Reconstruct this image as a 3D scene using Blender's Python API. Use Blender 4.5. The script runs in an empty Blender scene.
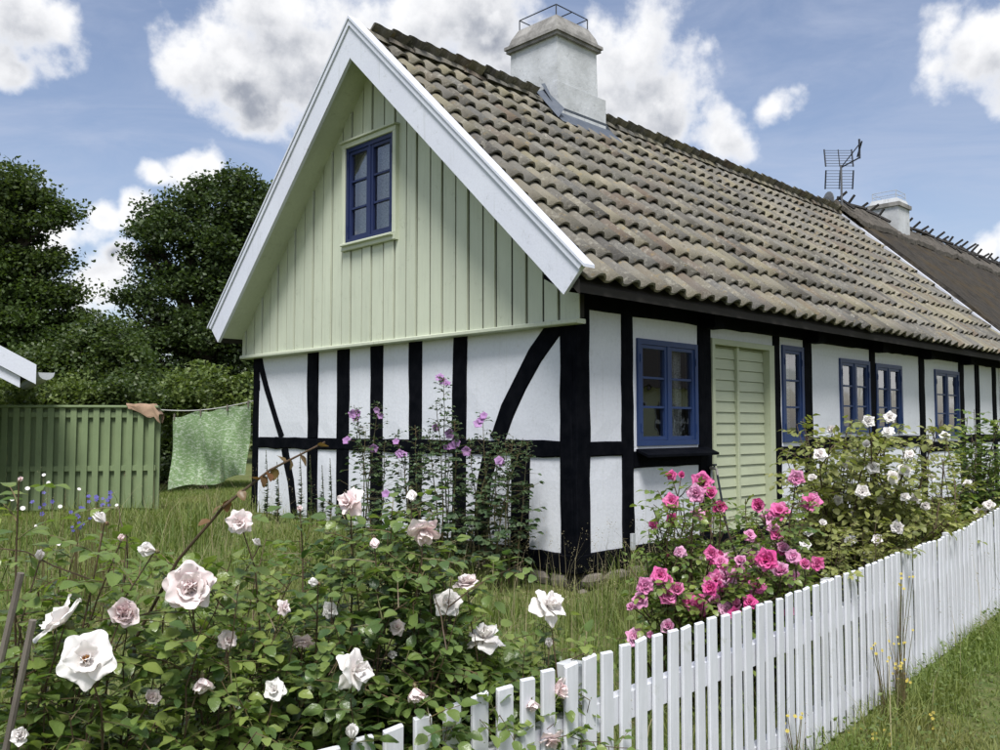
import bpy, math, random
import numpy as np
from mathutils import Vector, Matrix, Euler

random.seed(11)
RNG = np.random.default_rng(11)
S = bpy.context.scene
COL = S.collection
R = math.radians

# ------------------------------------------------------------------ camera
CAM = np.array([-6.0805, -5.1834, 1.142])
YAW, PIT, FPX = 0.7911, 0.0576, 889.26
FW = np.array([math.cos(YAW) * math.cos(PIT), math.sin(YAW) * math.cos(PIT), math.sin(PIT)])
RT = np.array([math.sin(YAW), -math.cos(YAW), 0.0])
UP = np.cross(RT, FW)
cd = bpy.data.cameras.new('camera')
cd.sensor_width = 36.0
cd.lens = FPX / 1000 * 36
cd.clip_start = 0.05
cd.clip_end = 3000
cam = bpy.data.objects.new('camera', cd)
COL.objects.link(cam)
cam.matrix_world = Matrix([[RT[0], UP[0], -FW[0], CAM[0]], [RT[1], UP[1], -FW[1], CAM[1]],
                           [RT[2], UP[2], -FW[2], CAM[2]], [0, 0, 0, 1]])
S.camera = cam


def sight(x, y):
    return FW + RT * (x - 500) / FPX - UP * (y - 375) / FPX


def at(x, y, D):
    """survey helper: where a thing seen at (x, y) in the photograph stands if it is D metres away"""
    return Vector(CAM + sight(x, y) * D)


def at_x(x, y, X):
    d = sight(x, y)
    return Vector(CAM + d * (X - CAM[0]) / d[0])


def at_y(x, y, Y):
    d = sight(x, y)
    return Vector(CAM + d * (Y - CAM[1]) / d[1])


# ------------------------------------------------------------------ light
SUN_EL, SUN_AZ = R(60), R(224)      # azimuth of the direction towards the sun, counter-clockwise from +X
SKY_STRENGTH = 0.085
S.view_settings.view_transform = 'Standard'
S.view_settings.look = 'None'
S.view_settings.gamma = 1
S.view_settings.use_curve_mapping = False
S.view_settings.exposure = 1.0
S.cycles.max_bounces = 7
S.cycles.diffuse_bounces = 3
S.cycles.glossy_bounces = 3
S.cycles.transmission_bounces = 4
S.cycles.transparent_max_bounces = 8

sl = bpy.data.lights.new('sun', 'SUN')
sl.energy = 2.6
sl.angle = R(20)
sl.color = (1.0, 0.985, 0.96)
sun = bpy.data.objects.new('sun', sl)
COL.objects.link(sun)
sd = Vector((math.cos(SUN_EL) * math.cos(SUN_AZ), math.cos(SUN_EL) * math.sin(SUN_AZ), math.sin(SUN_EL)))
sun.rotation_euler = sd.to_track_quat('Z', 'Y').to_euler()

W = bpy.data.worlds.new('World')
S.world = W
W.use_nodes = True
wn = W.node_tree
for n in list(wn.nodes):
    wn.nodes.remove(n)


class NT:
    """small node-tree builder"""
    def __init__(self, tree):
        self.t = tree

    def n(self, typ, ins=None, **kw):
        nd = self.t.nodes.new(typ)
        for k, v in kw.items():
            setattr(nd, k, v)
        if ins:
            for k, v in ins.items():
                sock = nd.inputs[k]
                if hasattr(v, 'is_output') or isinstance(v, bpy.types.NodeSocket):
                    self.t.links.new(v, sock)
                else:
                    sock.default_value = v
        return nd

    def math(self, op, a, b=0.0, c=0.0, clamp=False):
        return self.n('ShaderNodeMath', {0: a, 1: b, 2: c}, operation=op, use_clamp=clamp).outputs[0]

    def vm(self, op, a, b=(0, 0, 0)):
        nd = self.n('ShaderNodeVectorMath', {0: a, 1: b}, operation=op)
        return nd.outputs['Value'] if op in ('DISTANCE', 'DOT_PRODUCT', 'LENGTH') else nd.outputs[0]

    def scale(self, a, s):
        return self.n('ShaderNodeVectorMath', {0: a, 'Scale': s}, operation='SCALE').outputs[0]

    def noise(self, vec, scale, detail=4, rough=0.55, out='Fac', dist=0.0):
        ins = {'Scale': scale, 'Detail': detail, 'Roughness': rough, 'Distortion': dist}
        if vec is not None:
            ins['Vector'] = vec
        return self.n('ShaderNodeTexNoise', ins).outputs[out]

    def mapr(self, v, a, b, c=0.0, d=1.0, smooth=True):
        nd = self.n('ShaderNodeMapRange', {'Value': v, 'From Min': a, 'From Max': b, 'To Min': c, 'To Max': d})
        if smooth:
            nd.interpolation_type = 'SMOOTHSTEP'
        return nd.outputs[0]

    def mix(self, f, a, b, blend='MIX'):
        nd = self.t.nodes.new('ShaderNodeMix')
        nd.data_type = 'RGBA'
        nd.blend_type = blend
        for i, v in ((0, f), (6, a), (7, b)):
            if isinstance(v, bpy.types.NodeSocket):
                self.t.links.new(v, nd.inputs[i])
            else:
                nd.inputs[i].default_value = v if i == 0 else (tuple(v) + (1,) if len(v) == 3 else v)
        return nd.outputs[2]

    def link(self, a, b):
        self.t.links.new(a, b)


def build_sky():
    # puffs of cumulus: (x, y, radius) as surveyed on the photograph, turned into directions
    puffs = [(300, 58, 70), (228, 72, 58), (185, 58, 40), (262, 100, 42), (345, 40, 72), (425, 22, 84), (490, 30, 64),
             (290, 10, 64), (535, 70, 44), (640, 52, 60), (664, 108, 56), (722, 130, 40), (768, 112, 33), (615, 100, 54),
             (22, 18, 56), (60, 20, 28), (5, 66, 26), (990, 45, 58), (938, 44, 32), (1020, 86, 42),
             (985, 250, 24), (1010, 242, 28), (182, 176, 30), (208, 170, 25), (150, 182, 18), (62, 228, 36), (35, 240, 34),
             (100, 285, 38), (66, 295, 44), (122, 258, 18), (132, 214, 14), (104, 214, 14)]
    g = bpy.data.node_groups.new('cumulus', 'ShaderNodeTree')
    g.interface.new_socket(name='Vector', in_out='INPUT', socket_type='NodeSocketVector')
    g.interface.new_socket(name='Density', in_out='OUTPUT', socket_type='NodeSocketFloat')
    q = NT(g)
    gi = q.n('NodeGroupInput').outputs[0]
    go = q.n('NodeGroupOutput')
    warp = q.noise(gi, 9.0, 3, 0.55, out='Color')
    wv = q.scale(q.vm('SUBTRACT', warp, (0.5, 0.5, 0.5)), 0.07)
    v = q.vm('ADD', gi, wv)
    best = None
    for x, y, r in puffs:
        d = Vector(sight(x, y)); k = d.length; d.normalize()
        rad = r / FPX / k
        dist = q.vm('DISTANCE', v, tuple(d))
        m = q.math('MULTIPLY_ADD', dist, -1.0 / rad, 1.0)
        best = m if best is None else q.n('ShaderNodeMath', {0: best, 1: m, 2: 0.25}, operation='SMOOTH_MAX').outputs[0]
    # the same kind of cumulus over the rest of the dome
    sep = q.n('ShaderNodeSeparateXYZ', {0: gi})
    zz = q.math('ADD', q.math('MAXIMUM', sep.outputs[2], 0.0), 0.22)
    pv = q.n('ShaderNodeVectorMath', {0: gi, 1: (0, 0, 0)}, operation='DIVIDE')
    comb = q.n('ShaderNodeCombineXYZ', {0: zz, 1: zz, 2: zz})
    g.links.new(comb.outputs[0], pv.inputs[1])
    cover = q.noise(pv.outputs[0], 1.15, 2, 0.5)
    far = q.mapr(cover, 0.44, 0.62, -0.8, 0.7)
    view = q.vm('DOT_PRODUCT', gi, tuple(FW))
    far = q.math('SUBTRACT', far, q.mapr(view, 0.76, 0.84, 0, 2.5))
    best = q.math('MAXIMUM', best, far)
    n1 = q.noise(gi, 15.0, 7, 0.58)
    n2 = q.noise(gi, 5.0, 3, 0.5)
    dens = q.math('ADD', q.math('MULTIPLY_ADD', q.math('SUBTRACT', n1, 0.5), 2.3, best),
                  q.math('MULTIPLY', q.math('SUBTRACT', n2, 0.5), 0.3))
    hz = q.mapr(sep.outputs[2], -0.02, 0.04)
    g.links.new(q.math('MULTIPLY', q.math('MAXIMUM', dens, 0.0), hz), go.inputs[0])

    t = NT(wn)
    gen = t.n('ShaderNodeTexCoord').outputs['Generated']
    sky = t.n('ShaderNodeTexSky', sky_type='NISHITA', sun_disc=False)
    sky.sun_elevation = SUN_EL
    sky.sun_rotation = math.pi / 2 - SUN_AZ
    sky.altitude = 20
    sky.air_density = 1.0
    sky.dust_density = 1.2
    sky.ozone_density = 1.6
    a = t.n('ShaderNodeGroup'); a.node_tree = g
    t.link(gen, a.inputs[0])
    b = t.n('ShaderNodeGroup'); b.node_tree = g
    off = t.n('ShaderNodeVectorMath', {0: gen, 1: tuple(Vector((0.0, 0.0, 0.035)) - Vector(RT) * 0.012)}, operation='ADD')
    t.link(t.vm('NORMALIZE', off.outputs[0]), b.inputs[0])
    dA, dB = a.outputs[0], b.outputs[0]
    alpha = t.mapr(dA, -0.02, 0.62)
    thick = t.mapr(dA, 0.1, 1.15)
    lit = t.mapr(t.math('SUBTRACT', dA, dB), -0.4, 0.8)
    shade = t.math('MULTIPLY', thick, t.math('SUBTRACT', 1.2, lit), clamp=True)
    wisp = t.mapr(t.noise(t.vm('MULTIPLY', gen, (1.0, 1.0, 4.0)), 4.0, 6, 0.62, dist=1.2), 0.3, 0.85, 0.06, 0.5)
    K = 1.0 / SKY_STRENGTH
    ccol = t.mix(shade, (0.56 * K, 0.56 * K, 0.565 * K), (0.185 * K, 0.20 * K, 0.235 * K))
    skyc = t.mix(1.0, sky.outputs[0], (1.0, 0.90, 0.88), 'MULTIPLY')
    base = t.mix(wisp, skyc, (0.29 * K, 0.32 * K, 0.40 * K))
    col = t.mix(alpha, base, ccol)
    bg = t.n('ShaderNodeBackground', {'Color': col, 'Strength': SKY_STRENGTH})
    out = t.n('ShaderNodeOutputWorld', {'Surface': bg.outputs[0]})


build_sky()

# ------------------------------------------------------------------ materials
MATS = {}


def material(name):
    m = bpy.data.materials.new(name)
    m.use_nodes = True
    m.node_tree.nodes.clear()
    t = NT(m.node_tree)
    out = t.n('ShaderNodeOutputMaterial')
    MATS[name] = m
    return m, t, out


def principled(t, out, col, rough=0.6, spec=0.3, bump=None, bstr=0.2, bdist=0.01, **kw):
    ins = {'Roughness': rough, 'Specular IOR Level': spec}
    ins['Base Color'] = col if isinstance(col, bpy.types.NodeSocket) else tuple(col) + (1,)
    ins.update(kw)
    p = t.n('ShaderNodeBsdfPrincipled', ins)
    if bump is not None:
        b = t.n('ShaderNodeBump', {'Strength': bstr, 'Distance': bdist, 'Height': bump})
        t.link(b.outputs[0], p.inputs['Normal'])
    if out is not None:
        t.link(p.outputs[0], out.inputs[0])
    return p


def pos(t):
    return t.n('ShaderNodeNewGeometry').outputs['Position']


def paint(name, c, c2=None, rough=0.55, nscale=3.0, amt=0.6, bscale=60.0, bstr=0.15, grain=None, dirt=None, dirt_amt=0.3, spec=0.3, vary=0.0, drips=None):
    """painted or natural surface: slow colour drift, fine relief, optional grain direction and dirt"""
    m, t, out = material(name)
    P = pos(t)
    if grain:
        P2 = t.vm('MULTIPLY', P, grain)
    else:
        P2 = P
    n = t.mapr(t.noise(P, nscale, 5, 0.6), 0.3, 0.7)
    col = t.mix(t.math('MULTIPLY', n, amt), c, c2 or tuple(x * 0.8 for x in c))
    fine = t.noise(P2, bscale, 4, 0.6)
    col = t.mix(t.mapr(fine, 0.35, 0.75, 0, 0.25), col, tuple(x * 0.72 for x in c))
    if drips:
        dr = t.math('MULTIPLY', t.mapr(t.noise(t.vm('MULTIPLY', P, (22, 22, 0.9)), 1.0, 4, 0.6), 0.55, 0.72), t.mapr(t.noise(P, 1.7, 3, 0.5), 0.45, 0.62))
        col = t.mix(t.math('MULTIPLY', dr, 0.5), col, drips)
    if vary:
        rv_ = t.n('ShaderNodeObjectInfo').outputs['Random']
        col = t.mix(t.math('MULTIPLY', rv_, vary), col, tuple(x * 0.62 for x in c))
    if dirt:
        d = t.math('MULTIPLY', t.mapr(t.noise(P, 7.0, 7, 0.7), 0.55, 0.72), t.mapr(t.noise(P, 45.0, 4, 0.6), 0.4, 0.65))
        col = t.mix(t.math('MULTIPLY', d, dirt_amt), col, dirt)
    principled(t, out, col, rough, spec, fine, bstr, 0.006)
    return m


paint('limewash', (0.69, 0.71, 0.75), (0.62, 0.64, 0.685), 0.85, 1.6, 0.5, 28, 0.35, dirt=(0.40, 0.40, 0.38), dirt_amt=0.4, spec=0.15, drips=(0.50, 0.51, 0.50))
paint('tarred_timber', (0.0018, 0.0024, 0.0042), (0.006, 0.0065, 0.009), 0.7, 7, 0.9, 40, 0.9, spec=0.03, grain=(1, 1, .2))
paint('pale_green', (0.57, 0.61, 0.475), (0.51, 0.55, 0.43), 0.5, 1.4, 0.7, 30, 0.25, grain=(1, 1, 0.06), dirt=(0.26, 0.28, 0.20), dirt_amt=0.5, vary=0.22, drips=(0.30, 0.33, 0.24))
paint('door_green', (0.47, 0.51, 0.355), (0.42, 0.455, 0.315), 0.45, 2.0, 0.7, 40, 0.15, grain=(0.1, 1, 1), dirt=(0.30, 0.25, 0.14), dirt_amt=0.5, vary=0.15)
paint('barge_white', (0.66, 0.685, 0.755), (0.60, 0.62, 0.70), 0.5, 1.8, 0.6, 50, 0.2, dirt=(0.30, 0.31, 0.31), dirt_amt=0.6, drips=(0.45, 0.47, 0.48))
paint('fence_white', (0.68, 0.695, 0.735), (0.61, 0.62, 0.66), 0.55, 6, 0.55, 60, 0.35, grain=(1, 1, 0.12), dirt=(0.36, 0.38, 0.30), dirt_amt=0.6, vary=0.3, drips=(0.42, 0.44, 0.36))
paint('window_blue', (0.021, 0.045, 0.135), (0.017, 0.037, 0.11), 0.4, 6, 0.5, 70, 0.1)
paint('gable_window_blue', (0.014, 0.024, 0.085), (0.012, 0.02, 0.065), 0.4, 6, 0.5, 70, 0.1)
paint('fence_green', (0.185, 0.24, 0.12), (0.15, 0.20, 0.10), 0.65, 2.5, 0.8, 40, 0.25, grain=(1, 1, 0.08), dirt=(0.10, 0.11, 0.06), dirt_amt=0.5)
paint('shed_wall', (0.58, 0.60, 0.44), (0.52, 0.54, 0.40), 0.6, 2, 0.5, 30, 0.15)
paint('chimney_lime', (0.58, 0.60, 0.62), (0.40, 0.415, 0.42), 0.9, 2.6, 0.9, 18, 0.7, dirt=(0.13, 0.13, 0.12), dirt_amt=1.0, spec=0.1, drips=(0.20, 0.20, 0.19))
paint('chimney_cap', (0.34, 0.33, 0.31), (0.16, 0.155, 0.145), 0.95, 4.5, 1.0, 22, 0.8, dirt=(0.09, 0.09, 0.08), dirt_amt=0.9, spec=0.1)
paint('lead', (0.07, 0.085, 0.11), (0.11, 0.125, 0.15), 0.6, 6, 0.9, 30, 0.5)
paint('iron', (0.03, 0.035, 0.045), None, 0.5, 8, 0.5, 60, 0.2)
paint('galvanised', (0.42, 0.44, 0.46), None, 0.4, 8, 0.5, 60, 0.1)
paint('aluminium_grey', (0.12, 0.125, 0.135), None, 0.45, 8, 0.5, 60, 0.1)
paint('fieldstone', (0.20, 0.175, 0.145), (0.115, 0.105, 0.09), 0.9, 5, 1.0, 24, 0.9, dirt=(0.28, 0.28, 0.2), dirt_amt=0.6)
paint('interior', (0.12, 0.11, 0.10), (0.10, 0.09, 0.08), 0.9, 1, 0.5, 30, 0.1)
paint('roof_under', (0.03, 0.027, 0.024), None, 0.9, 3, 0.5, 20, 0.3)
paint('bark', (0.075, 0.06, 0.045), (0.04, 0.034, 0.027), 0.9, 7, 1.0, 30, 0.9)
paint('peg_wood', (0.05, 0.047, 0.045), (0.03, 0.028, 0.026), 0.85, 6, 1.0, 40, 0.5, grain=(1, 1, 0.2))
paint('stake_wood', (0.17, 0.15, 0.125), (0.11, 0.095, 0.08), 0.85, 8, 1.0, 60, 0.6, grain=(1, 1, 0.1))
paint('cane_brown', (0.10, 0.062, 0.04), (0.06, 0.045, 0.025), 0.6, 14, 1.0, 80, 0.4)
paint('cane_green', (0.10, 0.12, 0.04), (0.12, 0.07, 0.04), 0.5, 14, 1.0, 80, 0.3)
paint('rag', (0.36, 0.25, 0.17), (0.24, 0.16, 0.11), 0.95, 9, 1.0, 90, 0.6)
paint('rope', (0.5, 0.5, 0.48), None, 0.8, 8, 0.4, 80, 0.2)
paint('brass_tap', (0.35, 0.33, 0.3), None, 0.35, 8, 0.4, 80, 0.2, spec=0.5)
paint('stamen', (0.20, 0.07, 0.03), (0.35, 0.2, 0.05), 0.8, 90, 1.0, 90, 0.2)
paint('bud_green', (0.10, 0.13, 0.05), (0.16, 0.09, 0.05), 0.55, 30, 1.0, 80, 0.2)


def tile_material():
    m, t, out = material('clay_tile')
    P = pos(t)
    info = t.n('ShaderNodeObjectInfo').outputs['Random']
    tint = t.n('ShaderNodeAttribute', attribute_name='tint').outputs['Fac']
    rnd = t.math('FRACT', t.math('ADD', t.math('MULTIPLY', info, 7.13), tint))
    ramp = t.n('ShaderNodeValToRGB', {0: rnd})
    cr = ramp.color_ramp
    cr.interpolation = 'LINEAR'
    cols = [(0, (0.165, 0.15, 0.12)), (0.25, (0.115, 0.113, 0.104)), (0.45, (0.25, 0.225, 0.165)), (0.6, (0.075, 0.071, 0.065)),
            (0.78, (0.225, 0.205, 0.14)), (0.92, (0.135, 0.105, 0.08)), (1, (0.19, 0.183, 0.158))]
    while len(cr.elements) < len(cols):
        cr.elements.new(0.5)
    for e, (p_, c) in zip(cr.elements, cols):
        e.position = p_
        e.color = c + (1,)
    big = t.mapr(t.noise(P, 2.2, 5, 0.6), 0.35, 0.7)
    col = t.mix(t.math('MULTIPLY', big, 0.55), ramp.outputs[0], (0.155, 0.15, 0.14))
    lich = t.math('MULTIPLY', t.mapr(t.noise(P, 19, 6, 0.7), 0.5, 0.66), t.mapr(t.noise(P, 3.1, 3, 0.5), 0.35, 0.62))
    col = t.mix(t.math('MULTIPLY', lich, 0.6), col, (0.36, 0.345, 0.29))
    moss = t.mapr(t.noise(P, 26, 5, 0.7), 0.60, 0.70)
    col = t.mix(t.math('MULTIPLY', moss, 0.85), col, (0.04, 0.038, 0.026))
    och = t.math('MULTIPLY', t.mapr(t.noise(P, 11, 4, 0.6), 0.58, 0.72), 0.4)
    col = t.mix(och, col, (0.30, 0.215, 0.085))
    principled(t, out, col, 0.92, 0.12, t.noise(P, 60, 5, 0.7), 0.8, 0.01)


tile_material()


def thatch_material():
    m, t, out = material('thatch')
    P = pos(t)
    streak = t.noise(t.vm('MULTIPLY', P, (26, 5, 5)), 1.0, 5, 0.65)
    col = t.mix(t.mapr(streak, 0.3, 0.7), (0.022, 0.020, 0.018), (0.075, 0.067, 0.056))
    col = t.mix(t.mapr(t.noise(P, 1.6, 4, 0.6), 0.45, 0.7, 0, 0.6), col, (0.075, 0.055, 0.028))
    principled(t, out, col, 0.95, 0.1, streak, 1.0, 0.05)
    m, t, out = material('thatch_ridge')
    P = pos(t)
    streak = t.noise(t.vm('MULTIPLY', P, (30, 6, 6)), 1.0, 5, 0.65)
    col = t.mix(t.mapr(streak, 0.3, 0.7), (0.06, 0.055, 0.048), (0.15, 0.135, 0.115))
    principled(t, out, col, 0.95, 0.1, streak, 1.0, 0.05)


thatch_material()


def glass_material(name, tint=(1, 1, 1)):
    m, t, out = material(name)
    lw = t.n('ShaderNodeFresnel', {'IOR': 1.52}).outputs[0]
    fac = t.math('MULTIPLY_ADD', lw, 2.2, 0.05, clamp=True)
    wob = t.noise(pos(t), 3.5, 2, 0.5)
    b = t.n('ShaderNodeBump', {'Strength': 0.08, 'Distance': 0.02, 'Height': wob}).outputs[0]
    gl = t.n('ShaderNodeBsdfGlossy', {'Color': (1, 1, 1, 1), 'Roughness': 0.01, 'Normal': b})
    tr = t.n('ShaderNodeBsdfTransparent', {'Color': (0.86 * tint[0], 0.9 * tint[1], 0.9 * tint[2], 1)})
    mx = t.n('ShaderNodeMixShader', {0: fac, 1: tr.outputs[0], 2: gl.outputs[0]})
    t.link(mx.outputs[0], out.inputs[0])


glass_material('glass')


def curtain_material():
    m, t, out = material('lace')
    P = pos(t)
    d = t.n('ShaderNodeBsdfDiffuse', {'Color': (0.78, 0.78, 0.77, 1)})
    tl = t.n('ShaderNodeBsdfTranslucent', {'Color': (0.75, 0.75, 0.74, 1)})
    s = t.n('ShaderNodeMixShader', {0: 0.4, 1: d.outputs[0], 2: tl.outputs[0]})
    tr = t.n('ShaderNodeBsdfTransparent')
    f = t.mapr(t.noise(P, 120, 3, 0.6), 0.42, 0.52, 0.35, 0.95)
    mx = t.n('ShaderNodeMixShader', {0: f, 1: tr.outputs[0], 2: s.outputs[0]})
    t.link(mx.outputs[0], out.inputs[0])


curtain_material()


def leaf_material(name, c1, c2, c3=None, trans=0.3, rough=0.45, spec=0.35, nscale=3.0, veins=False, thru=(1.25, 1.35, 0.6)):
    """leaf: hue drifts from plant to plant and leaf to leaf; light also passes through"""
    m, t, out = material(name)
    P = pos(t)
    rnd = t.n('ShaderNodeAttribute', attribute_name='tint').outputs['Fac']
    info = t.n('ShaderNodeObjectInfo').outputs['Random']
    r = t.math('FRACT', t.math('ADD', t.math('MULTIPLY', info, 5.71), rnd))
    col = t.mix(r, c1, c2)
    if c3:
        col = t.mix(t.mapr(t.noise(P, nscale, 3, 0.5), 0.45, 0.7, 0, 0.8), col, c3)
    bump = None
    if veins:
        bump = t.noise(P, 160, 3, 0.5)
    p = principled(t, None, col, rough, spec, bump, 0.35, 0.004)
    tl = t.n('ShaderNodeBsdfTranslucent')
    tc = t.mix(1.0, col, thru, 'MULTIPLY')
    t.link(tc, tl.inputs[0])
    mx = t.n('ShaderNodeMixShader', {0: trans, 1: p.outputs[0], 2: tl.outputs[0]})
    t.link(mx.outputs[0], out.inputs[0])


leaf_material('oak_leaf', (0.032, 0.056, 0.018), (0.095, 0.13, 0.038), (0.065, 0.105, 0.028), 0.35, nscale=0.45)
leaf_material('dark_leaf', (0.027, 0.048, 0.018), (0.078, 0.112, 0.036), (0.06, 0.095, 0.028), 0.3, nscale=0.4)
leaf_material('bush_leaf', (0.07, 0.11, 0.03), (0.17, 0.215, 0.06), (0.11, 0.15, 0.04), 0.3, nscale=1.2)
leaf_material('rose_leaf', (0.07, 0.13, 0.036), (0.26, 0.32, 0.085), (0.16, 0.23, 0.06), 0.4, 0.3, 0.55, 2.0, True)
leaf_material('rose_leaf_dark', (0.048, 0.098, 0.036), (0.21, 0.275, 0.075), (0.11, 0.18, 0.05), 0.38, 0.3, 0.55, 2.0, True)
leaf_material('rose_leaf_red', (0.15, 0.07, 0.035), (0.17, 0.12, 0.045), (0.10, 0.09, 0.04), 0.3, 0.4, 0.4, 9.0)
leaf_material('rose_leaf_olive', (0.14, 0.175, 0.05), (0.31, 0.32, 0.105), (0.23, 0.235, 0.085), 0.32, 0.45, 0.35, 1.5)
leaf_material('mallow_leaf', (0.045, 0.08, 0.04), (0.085, 0.125, 0.055), None, 0.25)
leaf_material('grass', (0.085, 0.14, 0.034), (0.20, 0.245, 0.065), (0.24, 0.24, 0.095), 0.35, 0.55, 0.25, 1.3)
leaf_material('lawn', (0.10, 0.155, 0.035), (0.20, 0.25, 0.065), (0.235, 0.235, 0.085), 0.35, 0.55, 0.25, 1.0)
leaf_material('dry_grass', (0.25, 0.215, 0.125), (0.33, 0.29, 0.18), None, 0.2, 0.7, 0.1)
PW = dict(trans=0.3, rough=0.55, spec=0.12)
leaf_material('petal_blush', (0.88, 0.81, 0.79), (0.87, 0.75, 0.75), (0.89, 0.87, 0.85), nscale=14, thru=(1, .93, .93), **PW)
leaf_material('petal_blush_deep', (0.89, 0.79, 0.77), (0.88, 0.71, 0.71), (0.90, 0.85, 0.83), nscale=14, thru=(1, .9, .92), **PW)
leaf_material('petal_white', (0.89, 0.87, 0.84), (0.89, 0.84, 0.82), (0.90, 0.89, 0.88), nscale=14, thru=(1, .97, .96), **PW)
leaf_material('petal_pink', (0.68, 0.09, 0.31), (0.77, 0.22, 0.47), (0.80, 0.35, 0.56), nscale=9, thru=(1, .8, .9), **PW)
leaf_material('petal_pink_pale', (0.75, 0.32, 0.54), (0.80, 0.50, 0.66), (0.70, 0.22, 0.44), nscale=9, thru=(1, .8, .95), **PW)
leaf_material('petal_mauve', (0.42, 0.22, 0.46), (0.50, 0.31, 0.54), None, nscale=9, thru=(1, .9, 1), **PW)
leaf_material('petal_blue', (0.11, 0.10, 0.38), (0.18, 0.16, 0.46), None, nscale=9, thru=(1, .9, 1), **PW)
leaf_material('petal_yellow', (0.55, 0.45, 0.08), (0.6, 0.5, 0.14), None, nscale=9, thru=(1, .95, .6), **PW)


def cloth_material():
    m, t, out = material('green_cloth')
    P = pos(t)
    n1 = t.noise(t.vm('MULTIPLY', P, (1, 1, 2.2)), 24, 4, 0.6, dist=0.9)
    f = t.mapr(n1, 0.47, 0.62)
    col = t.mix(f, (0.215, 0.325, 0.15), (0.50, 0.58, 0.44))
    p = principled(t, None, col, 0.85, 0.1, t.noise(P, 300, 2, 0.5), 0.2, 0.003)
    tl = t.n('ShaderNodeBsdfTranslucent')
    t.link(col, tl.inputs[0])
    mx = t.n('ShaderNodeMixShader', {0: 0.35, 1: p.outputs[0], 2: tl.outputs[0]})
    t.link(mx.outputs[0], out.inputs[0])


cloth_material()


def ground_material():
    m, t, out = material('earth')
    P = pos(t)
    n1 = t.mapr(t.noise(P, 0.9, 6, 0.6), 0.35, 0.65)
    n2 = t.mapr(t.noise(P, 14, 5, 0.65), 0.35, 0.65)
    col = t.mix(n1, (0.075, 0.115, 0.03), (0.12, 0.145, 0.05))
    col = t.mix(t.math('MULTIPLY', n2, 0.6), col, (0.17, 0.15, 0.075))
    principled(t, out, col, 0.95, 0.1, t.noise(P, 30, 5, 0.7), 0.8, 0.03)


ground_material()

# ------------------------------------------------------------------ mesh helpers
BASE = {}


def fast_mesh(name, verts, faces, tint=None):
    """verts (n,3), faces (m,k) arrays -> mesh"""
    verts = np.asarray(verts, dtype=np.float32)
    faces = np.asarray(faces, dtype=np.int32)
    me = bpy.data.meshes.new(name)
    me.vertices.add(len(verts))
    me.vertices.foreach_set('co', verts.ravel())
    m, k = faces.shape
    me.loops.add(m * k)
    me.loops.foreach_set('vertex_index', faces.ravel())
    me.polygons.add(m)
    me.polygons.foreach_set('loop_start', np.arange(0, m * k, k, dtype=np.int32))
    me.polygons.foreach_set('loop_total', np.full(m, k, dtype=np.int32))
    if tint is not None:
        a = me.attributes.new('tint', 'FLOAT', 'FACE')
        a.data.foreach_set('value', np.asarray(tint, dtype=np.float32))
    me.update(calc_edges=True)
    return me


def link(name, me, mat, parent=None, loc=None, kind=None, smooth=False):
    o = bpy.data.objects.new(name, me)
    COL.objects.link(o)
    if mat and me is not None and not me.materials:
        me.materials.append(MATS[mat])
    if parent:
        o.parent = parent
    if loc is not None:
        o.location = loc
    if kind:
        o['kind'] = kind
    if smooth and me is not None:
        me.polygons.foreach_set('use_smooth', np.ones(len(me.polygons), dtype=bool))
    return o


def tag(o, label, cat, group=None):
    o['label'] = label
    o['category'] = cat
    if group:
        o['group'] = group
    return o


def thing(name, label, cat, loc=(0, 0, 0), group=None):
    o = bpy.data.objects.new(name, None)
    o.empty_display_size = 0.2
    COL.objects.link(o)
    o.location = loc
    BASE[o.name] = Vector(loc)
    return tag(o, label, cat, group)


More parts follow.
